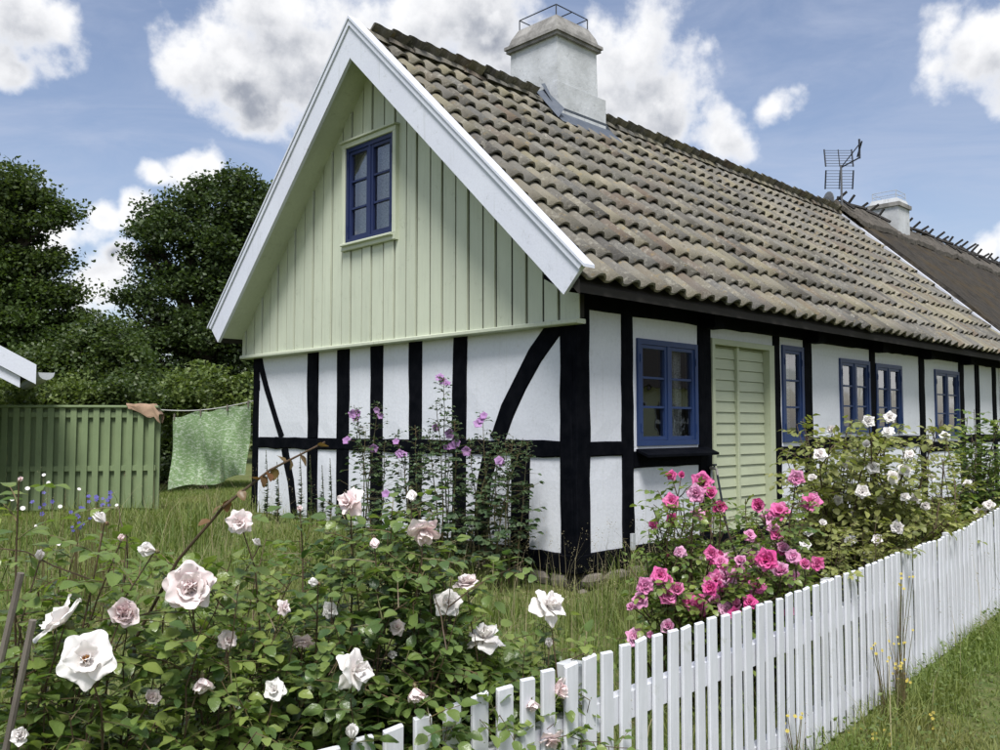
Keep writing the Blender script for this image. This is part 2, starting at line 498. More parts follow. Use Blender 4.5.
class MB:
    def __init__(self):
        self.v = []
        self.f = []
        self.tint = []

    def add(self, vs, fs):
        b = len(self.v)
        self.v += [tuple(p) for p in vs]
        self.f += [tuple(i + b for i in f) for f in fs]
        return self

    def box(self, x0, x1, y0, y1, z0, z1, M=None, bev=0.0):
        if bev > 0:
            # chamfered box: three stacked loops per axis pair kept simple: 8-gon cross section along the longest axis
            d = [x1 - x0, y1 - y0, z1 - z0]
            ax = d.index(max(d))
            o = [(x0, x1), (y0, y1), (z0, z1)]
            a, b = [i for i in range(3) if i != ax]
            (a0, a1), (b0, b1) = o[a], o[b]
            ring = [(a0 + bev, b0), (a1 - bev, b0), (a1, b0 + bev), (a1, b1 - bev), (a1 - bev, b1), (a0 + bev, b1), (a0, b1 - bev), (a0, b0 + bev)]
            vs = []
            for w in o[ax]:
                for p in ring:
                    q = [0, 0, 0]
                    q[ax] = w; q[a] = p[0]; q[b] = p[1]
                    vs.append(tuple(q))
            fs = [tuple(range(7, -1, -1)), tuple(range(8, 16))] + [(i, (i + 1) % 8, 8 + (i + 1) % 8, 8 + i) for i in range(8)]
            if ax == 1:
                fs = [tuple(reversed(f)) for f in fs]
        else:
            vs = [(x0, y0, z0), (x1, y0, z0), (x1, y1, z0), (x0, y1, z0), (x0, y0, z1), (x1, y0, z1), (x1, y1, z1), (x0, y1, z1)]
            fs = [(3, 2, 1, 0), (4, 5, 6, 7), (0, 1, 5, 4), (1, 2, 6, 5), (2, 3, 7, 6), (3, 0, 4, 7)]
        if M is not None:
            vs = [M @ Vector(p) for p in vs]
        return self.add(vs, fs)

    def prism(self, poly, axis, w0, w1):
        """polygon in the plane across 'axis' ('x': (y,z), 'y': (x,z)), extruded from w0 to w1"""
        n = len(poly)
        mk = (lambda p, w: (w, p[0], p[1])) if axis == 'x' else (lambda p, w: (p[0], w, p[1]))
        vs = [mk(p, w0) for p in poly] + [mk(p, w1) for p in poly]
        fs = [tuple(range(n)), tuple(range(2 * n - 1, n - 1, -1))] + [(i, i + n, (i + 1) % n + n, (i + 1) % n) for i in range(n)]
        return self.add(vs, fs)

    def tube(self, pts, rad, sides=6, cap=True):
        pts = [Vector(p) for p in pts]
        n = len(pts)
        rads = rad if hasattr(rad, '__len__') else [rad] * n
        vs = []
        ref = None
        for i, p in enumerate(pts):
            d = (pts[min(i + 1, n - 1)] - pts[max(i - 1, 0)])
            if d.length < 1e-9:
                d = Vector((0, 0, 1))
            d.normalize()
            if ref is None:
                ref = d.orthogonal().normalized()
            a = (ref - d * ref.dot(d))
            a = a.normalized() if a.length > 1e-6 else d.orthogonal().normalized()
            ref = a
            b = d.cross(a)
            for k in range(sides):
                t = 2 * math.pi * k / sides
                vs.append(p + (a * math.cos(t) + b * math.sin(t)) * rads[i])
        fs = []
        for i in range(n - 1):
            for k in range(sides):
                k2 = (k + 1) % sides
                fs.append((i * sides + k, i * sides + k2, (i + 1) * sides + k2, (i + 1) * sides + k))
        if cap:
            fs.append(tuple(reversed(range(sides))))
            fs.append(tuple((n - 1) * sides + k for k in range(sides)))
        return self.add(vs, fs)

    def mesh(self, name, base=None):
        me = bpy.data.meshes.new(name)
        v = self.v if base is None else [tuple(Vector(p) - base) for p in self.v]
        me.from_pydata(v, [], self.f)
        if self.tint:
            a = me.attributes.new('tint', 'FLOAT', 'FACE')
            a.data.foreach_set('value', self.tint)
        me.update()
        return me

    def build(self, name, mat, parent=None, kind=None, smooth=False):
        """mesh in world coordinates; under a thing it is stored relative to the thing's base"""
        base = None
        q = parent
        while q is not None:
            if q.name in BASE:
                base = BASE[q.name]
                break
            q = q.parent
        return link(name, self.mesh(name, base), mat, parent, None, kind, smooth)


def terrain(x, y):
    x = np.asarray(x, dtype=float)
    y = np.asarray(y, dtype=float)
    t = np.clip((y + 3.0) / 9.0, 0, 1)
    z = -0.46 + 0.47 * t * t * (3 - 2 * t)
    s = np.clip((x - 0.3) / 2.4, 0, 1)
    z = z + 0.09 * s * s * (3 - 2 * s) * np.clip((1.0 - y) / 2, 0, 1)
    z = z + 0.03 * np.sin(x * 1.3 + 0.7 * y) * np.cos(y * 0.9 - 0.4 * x) * np.clip(1 - (abs(x) + abs(y)) / 60, 0, 1)
    return z


def gz(x, y):
    return float(terrain(x, y))


# ------------------------------------------------------------------ ground
def make_ground():
    def axis(lo, hi, step):
        inner = np.arange(lo, hi + 1e-6, step)
        out = np.array([4, 10, 20, 40, 80, 160, 320, 640, 1200.])
        return np.concatenate([lo - out[::-1], inner, hi + out])
    xs, ys = axis(-14, 22, 0.4), axis(-12, 22, 0.4)
    X, Y = np.meshgrid(xs, ys, indexing='ij')
    V = np.stack([X, Y, terrain(X, Y)], -1).reshape(-1, 3)
    nx, ny = len(xs), len(ys)
    i, j = np.meshgrid(np.arange(nx - 1), np.arange(ny - 1), indexing='ij')
    a = (i * ny + j).ravel()
    F = np.stack([a, a + ny, a + ny + 1, a + 1], -1)
    o = link('ground', fast_mesh('ground', V, F), 'earth', kind='structure', smooth=True)
    tag(o, 'grassy garden ground sloping down from the house to the fence', 'ground')


make_ground()

# ------------------------------------------------------------------ the farmhouse
house = thing('farmhouse', 'half-timbered white farmhouse with black beams, clay tile roof and pale green gable', 'house')
RIDGE_Y, RIDGE_Z, EAVE_Y, EAVE_Z = 2.85, 5.50, -0.42, 2.36
WID = 5.70
SLOPE = (RIDGE_Z - EAVE_Z) / (RIDGE_Y - EAVE_Y)
ANG = math.atan(SLOPE)
LEN = 12.3
EAVE_B = 5.98
SLOPE_B = (RIDGE_Z - EAVE_Z) / (EAVE_B - RIDGE_Y)
ANG_B = math.atan(SLOPE_B)


def roof_z(y):
    return RIDGE_Z - (abs(y - RIDGE_Y) * SLOPE if y < RIDGE_Y else (y - RIDGE_Y) * SLOPE_B)


class Wall:
    """wall plane: to_world(a, out, z)"""
    def __init__(self, which):
        self.w = which

    def p(self, a, out, z):
        return (a, -out, z) if self.w == 'long' else (-out, a, z)


def timber(name, wall, pts, width, proud=0.014, depth=0.16, jit=0.008, mat='tarred_timber', parent=None, step=0.22):
    """a hand-hewn beam along a path [(a,z),...] in the wall plane, edges slightly uneven, front arrises rounded"""
    P = [Vector((a, z)) for a, z in pts]
    # resample
    Q = []
    for i in range(len(P) - 1):
        n = max(1, int((P[i + 1] - P[i]).length / step))
        for k in range(n):
            Q.append(P[i].lerp(P[i + 1], k / n))
    Q.append(P[-1])
    n = len(Q)
    mb = MB()
    vs = []
    c = 0.012
    for i, q in enumerate(Q):
        d = (Q[min(i + 1, n - 1)] - Q[max(i - 1, 0)]).normalized()
        s = Vector((-d.y, d.x))
        e = 0.0 if i in (0, n - 1) else 1.0
        l = q + s * (width / 2 + random.uniform(-jit, jit) * e)
        r = q - s * (width / 2 + random.uniform(-jit, jit) * e)
        pr = proud + random.uniform(-0.003, 0.003)
        for (pt, o) in ((l, -depth), (l, pr - c * .6), (l - s * c, pr), (r + s * c, pr), (r, pr - c * .6), (r, -depth)):
            vs.append(wall.p(pt.x, o, pt.y))
    fs = []
    for i in range(n - 1):
        for k in range(6):
            k2 = (k + 1) % 6
            fs.append((i * 6 + k, i * 6 + k2, (i + 1) * 6 + k2, (i + 1) * 6 + k))
    fs.append(tuple(range(5, -1, -1)))
    fs.append(tuple((n - 1) * 6 + k for k in range(6)))
    mb.add(vs, fs)
    return mb.build(name, mat, parent or house)


def panel(wall, a0, a1, z0, z1, out=0.0, depth=0.14, mat='limewash'):
    """plastered infill panel: slightly cushioned front with uneven edges"""
    nx, nz = max(2, int((a1 - a0) / 0.18)), max(2, int((z1 - z0) / 0.18))
    mb = MB()
    vs, fs = [], []
    for i in range(nx + 1):
        for j in range(nz + 1):
            ed = i in (0, nx) or j in (0, nz)
            vs.append(wall.p(a0 + (a1 - a0) * i / nx, out - (0.006 if ed else 0) + random.uniform(-.0015, .0015), z0 + (z1 - z0) * j / nz))
    for i in range(nx):
        for j in range(nz):
            a = i * (nz + 1) + j
            fs.append((a, a + nz + 1, a + nz + 2, a + 1))
    mb.add(vs, fs)
    bx = [wall.p(a, o, z) for o in (out - depth, out - 0.012) for a, z in ((a0, z0), (a1, z0), (a1, z1), (a0, z1))]
    mb.add(bx, [(3, 2, 1, 0), (4, 5, 6, 7), (0, 1, 5, 4), (1, 2, 6, 5), (2, 3, 7, 6), (3, 0, 4, 7)])
    return mb.build('infill_panel', mat, house, smooth=False)


LW, GW = Wall('long'), Wall('gable')
TOPW = 2.21          # top of the white infill

# --- long wall timbers
posts = [(0.0, 0.18), (0.669, 0.84), (1.975, 2.225), (3.58, 3.737), (4.34, 4.552), (6.30, 6.475), (8.11, 8.314), (9.86, 10.09), (10.67, 10.87), (11.6, 11.8)]
RZ0, RZ1 = 0.865, 1.0            # rail
for i, (a, b) in enumerate(posts):
    if i == 0:
        # corner post wraps the corner
        timber('corner_post', LW, [(0.085, 0.0), (0.088, TOPW + .02)], 0.196, proud=0.016, depth=0.175)
        continue
    timber('post', LW, [((a + b) / 2, 0.0), ((a + b) / 2, TOPW + .02)], b - a)
timber('sill_beam', LW, [(-0.01, -0.085), (LEN - .3, -0.085)], 0.17, proud=0.022, jit=0.012)
timber('wall_plate', LW, [(-0.015, TOPW + 0.12), (LEN - .3, TOPW + 0.12)], 0.24, proud=0.03, jit=0.01)
wins = [(0.905, 1.955, 0.95, 2.0, 2), (3.785, 4.325, 0.95, 2.12, 1), (5.345, 6.285, 1.05, 2.045, 2), (6.485, 7.42, 1.05, 2.035, 2), (8.75, 9.85, 0.95, 2.05, 2)]
edges = [0.18] + [x for p_ in posts[1:] for x in p_] + [LEN - .3]
bays = [(edges[i], edges[i + 1]) for i in range(0, len(edges) - 1, 2)]
for k, (a, b) in enumerate(bays):
    w = [q for q in wins if q[0] > a - 0.05 and q[1] < b + 0.05]
    if k == 2:                                   # door bay
        panel(LW, a, b, 2.095, TOPW)
        continue
    if w:
        q = w[0]
        rz0, rz1 = q[2] - 0.21, q[2] - 0.05
        timber('rail', LW, [(a, (rz0 + rz1) / 2), (b, (rz0 + rz1) / 2)], rz1 - rz0)
        panel(LW, a, b, 0.0, rz0)
        panel(LW, a, b, q[3], TOPW)
        panel(LW, a, b, rz1, q[2])
        if q[0] - a > 0.02:
            panel(LW, a, q[0], q[2], q[3])
        if b - q[1] > 0.02:
            panel(LW, q[1], b, q[2], q[3])
    else:
        timber('rail', LW, [(a, (RZ0 + RZ1) / 2), (b, (RZ0 + RZ1) / 2)], RZ1 - RZ0)
        panel(LW, a, b, 0.0, RZ0)
        panel(LW, a, b, RZ1, TOPW)
# beam ends below the eaves
for x in (2.1, 4.45, 6.39, 8.2, 9.97):
    MB().box(x - 0.1, x + 0.1, -0.2, -0.031, TOPW - 0.04, TOPW + 0.13, bev=0.02).build('beam_end', 'tarred_timber', house)
# boarded eaves behind the tiles
MB().add([(-0.44, EAVE_Y + 0.15, EAVE_Z - 0.04), (LEN, EAVE_Y + 0.15, EAVE_Z - 0.04), (LEN, -0.02, TOPW + 0.245), (-0.44, -0.02, TOPW + 0.245),
          (-0.44, EAVE_Y + 0.15, EAVE_Z - 0.08), (LEN, EAVE_Y + 0.15, EAVE_Z - 0.08), (LEN, -0.02, TOPW + 0.205), (-0.44, -0.02, TOPW + 0.205)],
         [(0, 1, 2, 3), (7, 6, 5, 4), (0, 4, 5, 1), (1, 5, 6, 2), (2, 6, 7, 3), (3, 7, 4, 0)]).build('eaves_board', 'tarred_timber', house)

# --- gable timbers
gposts = [(1.458, 1.657), (2.156, 2.36), (2.841, 3.066), (3.49, 3.73), (4.141, 4.364)]
GTOP = 2.16
timber('corner_post', GW, [(0.105, 0.0), (0.11, GTOP)], 0.15, proud=0.016, depth=0.16)
timber('corner_post', GW, [(5.63, 0.0), (5.63, GTOP)], 0.15, depth=0.17)
for a, b in gposts:
    m = (a + b) / 2
    timber('post', GW, [(m + random.uniform(-.02, .02), 0.0), (m, RZ0)], b - a - random.uniform(0, .02), jit=0.012)
    timber('post', GW, [(m, RZ1), (m + random.uniform(-.02, .02), GTOP)], b - a, jit=0.012)
timber('rail', GW, [(0.18, 0.935), (5.555, 0.925)], 0.14, proud=0.016, jit=0.012)
timber('sill_beam', GW, [(-0.01, -0.085), (WID + .01, -0.085)], 0.17, proud=0.02, jit=0.012)
timber('brace', GW, [(0.20, 2.10), (0.30, 2.0), (0.50, 1.80), (0.70, 1.54), (0.86, 1.30), (0.99, 1.05), (1.03, 1.0)], 0.19, proud=0.012, jit=0.006)
timber('brace', GW, [(1.10, 0.87), (1.18, 0.6), (1.22, 0.3), (1.23, 0.0)], 0.20, proud=0.012)
timber('post', GW, [(0.70, 0.0), (0.69, 0.87)], 0.24)
timber('strut', GW, [(5.57, 2.1), (5.50, 1.9), (5.22, 1.4), (4.97, 1.0)], 0.115, proud=0.011)
timber('strut', GW, [(4.90, 0.865), (4.74, 0.45), (4.64, 0.0)], 0.15, proud=0.011)
ge = [0.17] + [v for p_ in gposts for v in p_] + [5.555]
for i in range(0, len(ge) - 1, 2):
    a, b = ge[i], ge[i + 1]
    panel(GW, a, b, 0.0, RZ0)
    panel(GW, a, b, RZ1, GTOP)

# --- the other walls, floor and loft, so that the rooms are real
MB().box(0.0, LEN - .1, WID - 0.15, WID, 0.0, TOPW + 0.2).build('back_wall', 'limewash', house)
MB().box(LEN - 0.28, LEN - 0.1, 0.0, WID - 0.16, 0.0, TOPW + 0.2).build('end_wall', 'limewash', house)
MB().box(0.16, LEN - .3, 0.17, WID - 0.16, -0.1, 0.02).build('floor', 'interior', house)
MB().box(0.16, LEN - .3, 0.17, WID - 0.16, 2.26, 2.34).build('ceiling', 'interior', house)
for x in (2.3, 4.6, 7.9):
    MB().box(x, x + 0.1, 0.17, WID - 0.16, 0.02, 2.26).build('partition', 'interior', house)
MB().prism([(0.0, 2.17), (WID, 2.17), (RIDGE_Y, 2.1 + RIDGE_Y * SLOPE)], 'x', 0.14, 0.2).build('gable_backing', 'roof_under', house)

# --- fieldstone plinth
plinth = MB().box(0.02, LEN - .35, 0.02, 0.3, -0.7, -0.172).box(0.021, 0.3, 0.3, WID - .02, -0.7, -0.172).build('plinth', 'roof_under', house)
def stone_mesh():
    mb = MB()
    vs = []
    n, m = 8, 5
    for j in range(m):
        ph = math.pi * (j / (m - 1)) - math.pi / 2
        for i in range(n):
            th = 2 * math.pi * i / n
            c = max(0.25, abs(math.cos(ph))) ** 0.55
            vs.append((0.5 * c * abs(math.cos(th)) ** .6 * math.copysign(1, math.cos(th)) + random.uniform(-.05, .05),
                       0.5 * c * abs(math.sin(th)) ** .6 * math.copysign(1, math.sin(th)), 0.5 * math.sin(ph) + random.uniform(-.05, .05)))
    fs = [(j * n + i, j * n + (i + 1) % n, (j + 1) * n + (i + 1) % n, (j + 1) * n + i) for j in range(m - 1) for i in range(n)]
    fs += [tuple(reversed(range(n))), tuple((m - 1) * n + i for i in range(n))]
    mb.add(vs, fs)
    me = mb.mesh('stone')
    me.materials.append(MATS['fieldstone'])
    return me
SM = [stone_mesh() for _ in range(5)]
def stones(along, a0, a1):
    for row, zc in enumerate((-0.245, -0.39)):
        a = a0 + random.uniform(0, 0.1)
        while a < a1 - 0.1:
            w = random.uniform(0.16, 0.36)
            o = link('stone', random.choice(SM), None, plinth)
            h = random.uniform(0.12, 0.16)
            if along == 'x':
                o.location = (a + w / 2, 0.02 + random.uniform(-.015, .02), zc)
                o.scale = (w, 0.16, h)
            else:
                o.location = (0.03 + random.uniform(-.015, .02), a + w / 2, zc)
                o.scale = (0.16, w, h)
            o.rotation_euler = (random.uniform(-.1, .1), random.uniform(-.1, .1), random.uniform(-.08, .08))
            a += w + 0.015
stones('x', 0.0, 5.4)
stones('y', 0.05, 2.0)


# --- windows
def window(wall, a0, a1, z0, z1, leaves, rows, out=0.0, mat='window_blue', curtain=True, fr=0.055):
    f = MB()
    def bar(mb, p0, p1, q0, q1, o0, o1):
        pts = [wall.p(a, o, z) for o in (o0, o1) for a, z in ((p0, q0), (p1, q0), (p1, q1), (p0, q1))]
        mb.add(pts, [(3, 2, 1, 0), (4, 5, 6, 7), (0, 1, 5, 4), (1, 2, 6, 5), (2, 3, 7, 6), (3, 0, 4, 7)])
    e = 0.002
    bar(f, a0 + e, a0 + fr, z0 + e, z1 - e, out - .10, out + .018)
    bar(f, a1 - fr, a1 - e, z0 + e, z1 - e, out - .10, out + .018)
    bar(f, a0 + fr, a1 - fr, z1 - fr, z1 - e, out - .10, out + .017)
    bar(f, a0 + fr, a1 - fr, z0 + e, z0 + fr, out - .10, out + .017)
    if leaves == 2:
        m = (a0 + a1) / 2
        bar(f, m - 0.022, m + 0.022, z0 + fr, z1 - fr, out - .10, out + .012)
    win = f.build('window', mat, house)
    A0, A1, Z0, Z1 = a0 + fr, a1 - fr, z0 + fr, z1 - fr
    spans = [(A0, A1)] if leaves == 1 else [(A0, (A0 + A1) / 2 - .022), ((A0 + A1) / 2 + .022, A1)]
    for s0, s1 in spans:
        s0 += .002; s1 -= .002
        sw = 0.038
        sash = MB()
        bar(sash, s0, s0 + sw, Z0 + .002, Z1 - .002, out - .05, out + .004)
        bar(sash, s1 - sw, s1, Z0 + .002, Z1 - .002, out - .05, out + .004)
        bar(sash, s0 + sw, s1 - sw, Z0 + .002, Z0 + sw, out - .05, out + .003)
        bar(sash, s0 + sw, s1 - sw, Z1 - sw, Z1 - .002, out - .05, out + .003)
        sash.build('sash', mat, win)
        g0, g1, h0, h1 = s0 + sw, s1 - sw, Z0 + sw, Z1 - sw
        mw = 0.022
        for r in range(rows):
            lo = h0 + (h1 - h0) * r / rows
            hi = h0 + (h1 - h0) * (r + 1) / rows
            if r:
                mbar = MB()
                bar(mbar, g0, g1, lo - mw / 2, lo + mw / 2, out - .042, out - .002)
                mbar.build('glazing_bar', mat, win)
            tilt = random.uniform(-.003, .003)
            pv = [wall.p(a, out - .024 + (tilt if k in (1, 2) else -tilt), z) for k, (a, z) in enumerate(((g0, lo), (g1, lo), (g1, hi), (g0, hi)))]
            pane = MB().add(pv, [(0, 1, 2, 3) if wall.w == 'long' else (3, 2, 1, 0)])
            pane.build('pane', 'glass', win)
    if curtain:
        for side in (0, 1):
            cw = (A1 - A0) * (0.19 if leaves == 2 else 0.28)
            c0 = A0 + .01 if side == 0 else A1 - .01 - cw
            vs, fs = [], []
            n = 24
            for j, z in enumerate((Z0 - 0.02, (Z0 + Z1) / 2, Z1 + .02)):
                for i in range(n + 1):
                    sq = 1 if j == 2 else (0.75 if j == 1 else 0.9)
                    a = c0 + (cw * i / n) * sq if side == 0 else c0 + cw - (cw * (n - i) / n) * sq
                    vs.append(wall.p(a, out - .16 + 0.02 * math.sin(i * 1.5 + j), z))
            for j in range(2):
                for i in range(n):
                    b = j * (n + 1) + i
                    fs.append((b, b + 1, b + n + 2, b + n + 1))
            MB().add(vs, fs).build('curtain', 'lace', win, smooth=True)
    # hinges
    hg = MB()
    for z in (Z0 + .12, Z1 - .14):
        for a in (A0 - .012, A1 + .012):
            bar(hg, a - .008, a + .008, z - .04, z + .04, out + .0185, out + .026)
    hg.build('hinges', mat, win)
    return win


W1 = window(LW, *wins[0][:4], 2, 3)
window(LW, *wins[1][:4], 1, 3, fr=0.06)
window(LW, *wins[2][:4], 2, 3)
window(LW, *wins[3][:4], 2, 3)
window(LW, *wins[4][:4], 2, 3)
MB().add([(0.865, -0.015, 0.925), (2.11, -0.015, 0.925), (2.11, -0.16, 0.87), (0.865, -0.16, 0.87),
          (0.865, -0.015, 0.90), (2.11, -0.015, 0.90), (2.11, -0.16, 0.845), (0.865, -0.16, 0.845)],
         [(3, 2, 1, 0), (4, 5, 6, 7), (0, 1, 5, 4), (1, 2, 6, 5), (2, 3, 7, 6), (3, 0, 4, 7)]).build('sill', 'tarred_timber', W1)

# --- door
dx0, dx1, dtop = 2.232, 3.575, 2.09
door = MB().box(dx0 + .055, dx1 - .01, 0.10, 0.135, -0.12, dtop - .05).build('door', 'door_green', house)
fr = MB()
fr.box(dx0, dx0 + 0.055, -0.02, 0.14, -0.16, dtop).box(dx1 - 0.11, dx1, -0.02, 0.14, -0.16, dtop).box(dx0 + .055, dx1 - .11, -0.02, 0.14, dtop - .06, dtop)
fr.build('door_frame', 'door_green', door)
mid = 2.84
for c0, c1 in ((dx0 + .058, mid - .024), (mid + .024, dx1 - .113)):
    z = -0.12
    k = 0
    while z < dtop - .08:
        h = 0.118
        z1 = min(z + h, dtop - .065)
        o1, o0 = 0.058, 0.074
        mb = MB().add([(c0, o1, z + .004), (c1, o1, z + .004), (c1, o0, z1), (c0, o0, z1), (c0, .1, z + .004), (c1, .1, z + .004), (c1, .1, z1), (c0, .1, z1)],
                      [(0, 1, 2, 3), (7, 6, 5, 4), (0, 4, 5, 1), (1, 5, 6, 2), (2, 6, 7, 3), (3, 7, 4, 0)])
        mb.build('door_slat', 'door_green', door)
        z = z1
        k += 1
MB().box(mid - .023, mid + .023, 0.025, 0.1, -0.12, dtop - .062, bev=0.006).build('door_stile', 'door_green', door)
MB().box(dx0 - .05, dx1 + .05, -0.35, 0.02, -0.36, -0.19, bev=.02).build('doorstep', 'fieldstone', house)

# --- gable cladding, board and batten
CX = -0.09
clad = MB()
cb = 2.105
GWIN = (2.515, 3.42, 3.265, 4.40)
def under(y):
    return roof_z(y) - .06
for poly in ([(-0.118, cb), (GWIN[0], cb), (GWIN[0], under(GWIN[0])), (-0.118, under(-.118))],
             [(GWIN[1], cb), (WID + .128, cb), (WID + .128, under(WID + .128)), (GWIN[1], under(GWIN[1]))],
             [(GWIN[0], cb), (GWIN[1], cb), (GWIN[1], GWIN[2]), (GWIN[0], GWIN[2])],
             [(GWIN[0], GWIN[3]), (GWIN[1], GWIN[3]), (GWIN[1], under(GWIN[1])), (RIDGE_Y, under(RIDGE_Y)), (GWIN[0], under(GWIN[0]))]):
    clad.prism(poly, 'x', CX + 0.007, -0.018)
clad = clad.build('gable_cladding', 'roof_under', house)  # backing coloured dark so the seams between boards read as shadow gaps
GWIN = (2.515, 3.42, 3.265, 4.40)
pitch = 0.402
TR = 0.06
def clad_board(y0, y1, x0, x1, name):
    """a vertical board cut to the rake and around the window trim"""
    segs = [(cb - (0.012 if name == 'board' else 0.0), None)]
    wy0, wy1, wz0, wz1 = GWIN[0] - TR, GWIN[1] + TR, GWIN[2] - TR - .02, GWIN[3] + TR
    cut = y1 > wy0 and y0 < wy1
    def top(y):
        return roof_z(y) - 0.045
    pieces = []
    if cut:
        if y0 < wy0 - .005:
            pieces.append((y0, wy0, cb, None)); y0c = wy0
        else:
            y0c = y0
        if y1 > wy1 + .005:
            pieces.append((wy1, y1, cb, None)); y1c = wy1
        else:
            y1c = y1
        pieces.append((y0c, y1c, cb, wz0)); pieces.append((y0c, y1c, wz1, None))
    else:
        pieces.append((y0, y1, cb, None))
    for a, b, lo, hi in pieces:
        if b - a < 0.01:
            continue
        lo2 = lo - .01 if lo == cb else lo + .002
        if hi is None:
            poly = [(a, lo2), (b, lo2), (b, top(b))] + ([(RIDGE_Y, top(RIDGE_Y))] if a < RIDGE_Y < b else []) + [(a, top(a))]
            if min(top(a), top(b)) < lo2 + .02:
                continue
        else:
            poly = [(a, lo2), (b, lo2), (b, hi - .002), (a, hi - .002)]
        MB().prism(poly, 'x', x0, x1).build(name, 'pale_green', clad)
y = -0.12
while y < WID + 0.12:
    wb = 0.245 + random.uniform(-.012, .012)
    wo = pitch - wb
    y1 = min(y + wb, WID + .13)
    clad_board(y + (.036 if y > 0 else -.004), y1 - .022, CX - .004 + random.uniform(-.002, .002), CX + 0.0065, 'board')
    y2 = min(y1 + wo, WID + .13)
    if y2 - y1 > .03:
        clad_board(y1, y2, CX - .019 + random.uniform(-.002, .002), CX + .0065, 'overlap_board')
    y = y2
MB().box(CX - .05, -0.018, -0.135, WID + .145, cb - .055, cb - .0125, bev=.008).build('drip_board', 'pale_green', clad)
# window trim
tx0, tx1 = CX - .055, CX - .0
for a, b, c, d, nm in ((GWIN[0] - TR, GWIN[1] + TR, GWIN[3], GWIN[3] + TR, 'trim_head'), (GWIN[0] - TR, GWIN[0], GWIN[2], GWIN[3], 'trim_jamb'),
                   (GWIN[1], GWIN[1] + TR, GWIN[2], GWIN[3], 'trim_jamb'), (GWIN[0] - TR, GWIN[1] + TR, GWIN[2] - TR - .02, GWIN[2], 'trim_foot')):
    MB().box(tx0, tx1, a, b, c, d, bev=.006).build(nm, 'pale_green', clad)
MB().box(CX - .085, CX - .0, GWIN[0] - TR - .015, GWIN[1] + TR + .015, GWIN[3] + TR + .001, GWIN[3] + TR + .022).build('drip_cap', 'pale_green', clad)
MB().box(CX - .09, CX + .0, GWIN[0] - .03, GWIN[1] + .03, GWIN[2] - .03, GWIN[2] - .001, bev=.006).build('window_ledge', 'pale_green', clad)
GWIN_O = window(GW, *GWIN, 2, 3, out=0.105, mat='gable_window_blue', fr=0.05)

MB().add([GW.p(a, 0.105 - .13 + .008 * math.sin(i * 2.1), z) for z in (GWIN[2], GWIN[3]) for i, a in enumerate(np.linspace(GWIN[0] + .05, GWIN[1] - .05, 31))],
         [(i, i + 1, i + 32, i + 31) for i in range(30)]).build('reflection_sheet', 'lace', GWIN_O, smooth=True)  # added pale sheet, stands in for the sky mirrored in the panes

# --- roof
roof = MB()
th = 0.07
for sgn in (1, -1):
    yr, ye = RIDGE_Y, (EAVE_Y + .03 if sgn > 0 else EAVE_B - .03)
    zr, ze = RIDGE_Z - .055, roof_z(ye) - .055
    roof.add([(-0.43, yr, zr), (LEN, yr, zr), (LEN, ye, ze), (-0.43, ye, ze), (-0.43, yr, zr - th), (LEN, yr, zr - th), (LEN, ye, ze - th), (-0.43, ye, ze - th)],
             [(0, 3, 2, 1), (4, 5, 6, 7), (0, 1, 5, 4), (1, 2, 6, 5), (2, 3, 7, 6), (3, 0, 4, 7)])
roof = roof.build('roof', 'roof_under', house)

TW, TL_EXP = 0.2445, 0.4175
def tile_geo():
    """S-shaped pantile: local x across, y up the slope, z away from the roof"""
    us = np.linspace(0, 1, 13)
    prof = []
    for u in us:
        # broad hollow at the left, steep roll at the right
        x = u * (TW + 0.018)
        th_a = 2 * math.pi * (x / TW - 0.74)
        h = 0.030 * math.tanh(1.6 * math.cos(th_a)) / math.tanh(1.6) + 0.012 * u
        prof.append((x, h))
    vs = []
    L = TL_EXP + 0.06
    for (yy, lift) in ((0.0, 0.060), (L * .5, 0.031), (L, 0.002)):
        for k in (0, 1):
            for x, h in prof:
                vs.append((x, yy, h + lift - (0.024 if k else 0)))
    n = len(us)
    fs = []
    for r in range(2):
        b = r * 2 * n
        for i in range(n - 1):
            fs.append((b + i, b + i + 1, b + 2 * n + i + 1, b + 2 * n + i))                  # top
    for i in range(n - 1):
        fs.append((n + i, n + i + 1, i + 1, i))                                            # lower butt
        fs.append((n + i + 1, n + i, 5 * n + i, 5 * n + i + 1))                              # underside
    fs.append((0, 2 * n, 4 * n, 5 * n, n)); fs.append((n - 1, 2 * n - 1, 6 * n - 1, 5 * n - 1, 3 * n - 1))
    return vs, fs
TV, TF = tile_geo()
TMESH = bpy.data.meshes.new('roof_tile')
TMESH.from_pydata(TV, [], TF)
TMESH.materials.append(MATS['clay_tile'])
sm = np.zeros(len(TF), dtype=bool)
sm[:24] = True
TMESH.polygons.foreach_set('use_smooth', sm)
SLEN = math.hypot(RIDGE_Y - EAVE_Y, RIDGE_Z - EAVE_Z)
ncol = int((LEN + .40) / TW)
nrow = int(SLEN / TL_EXP) + 1
tiles = []
CH = (2.62, 3.80)      # chimney extent along the ridge
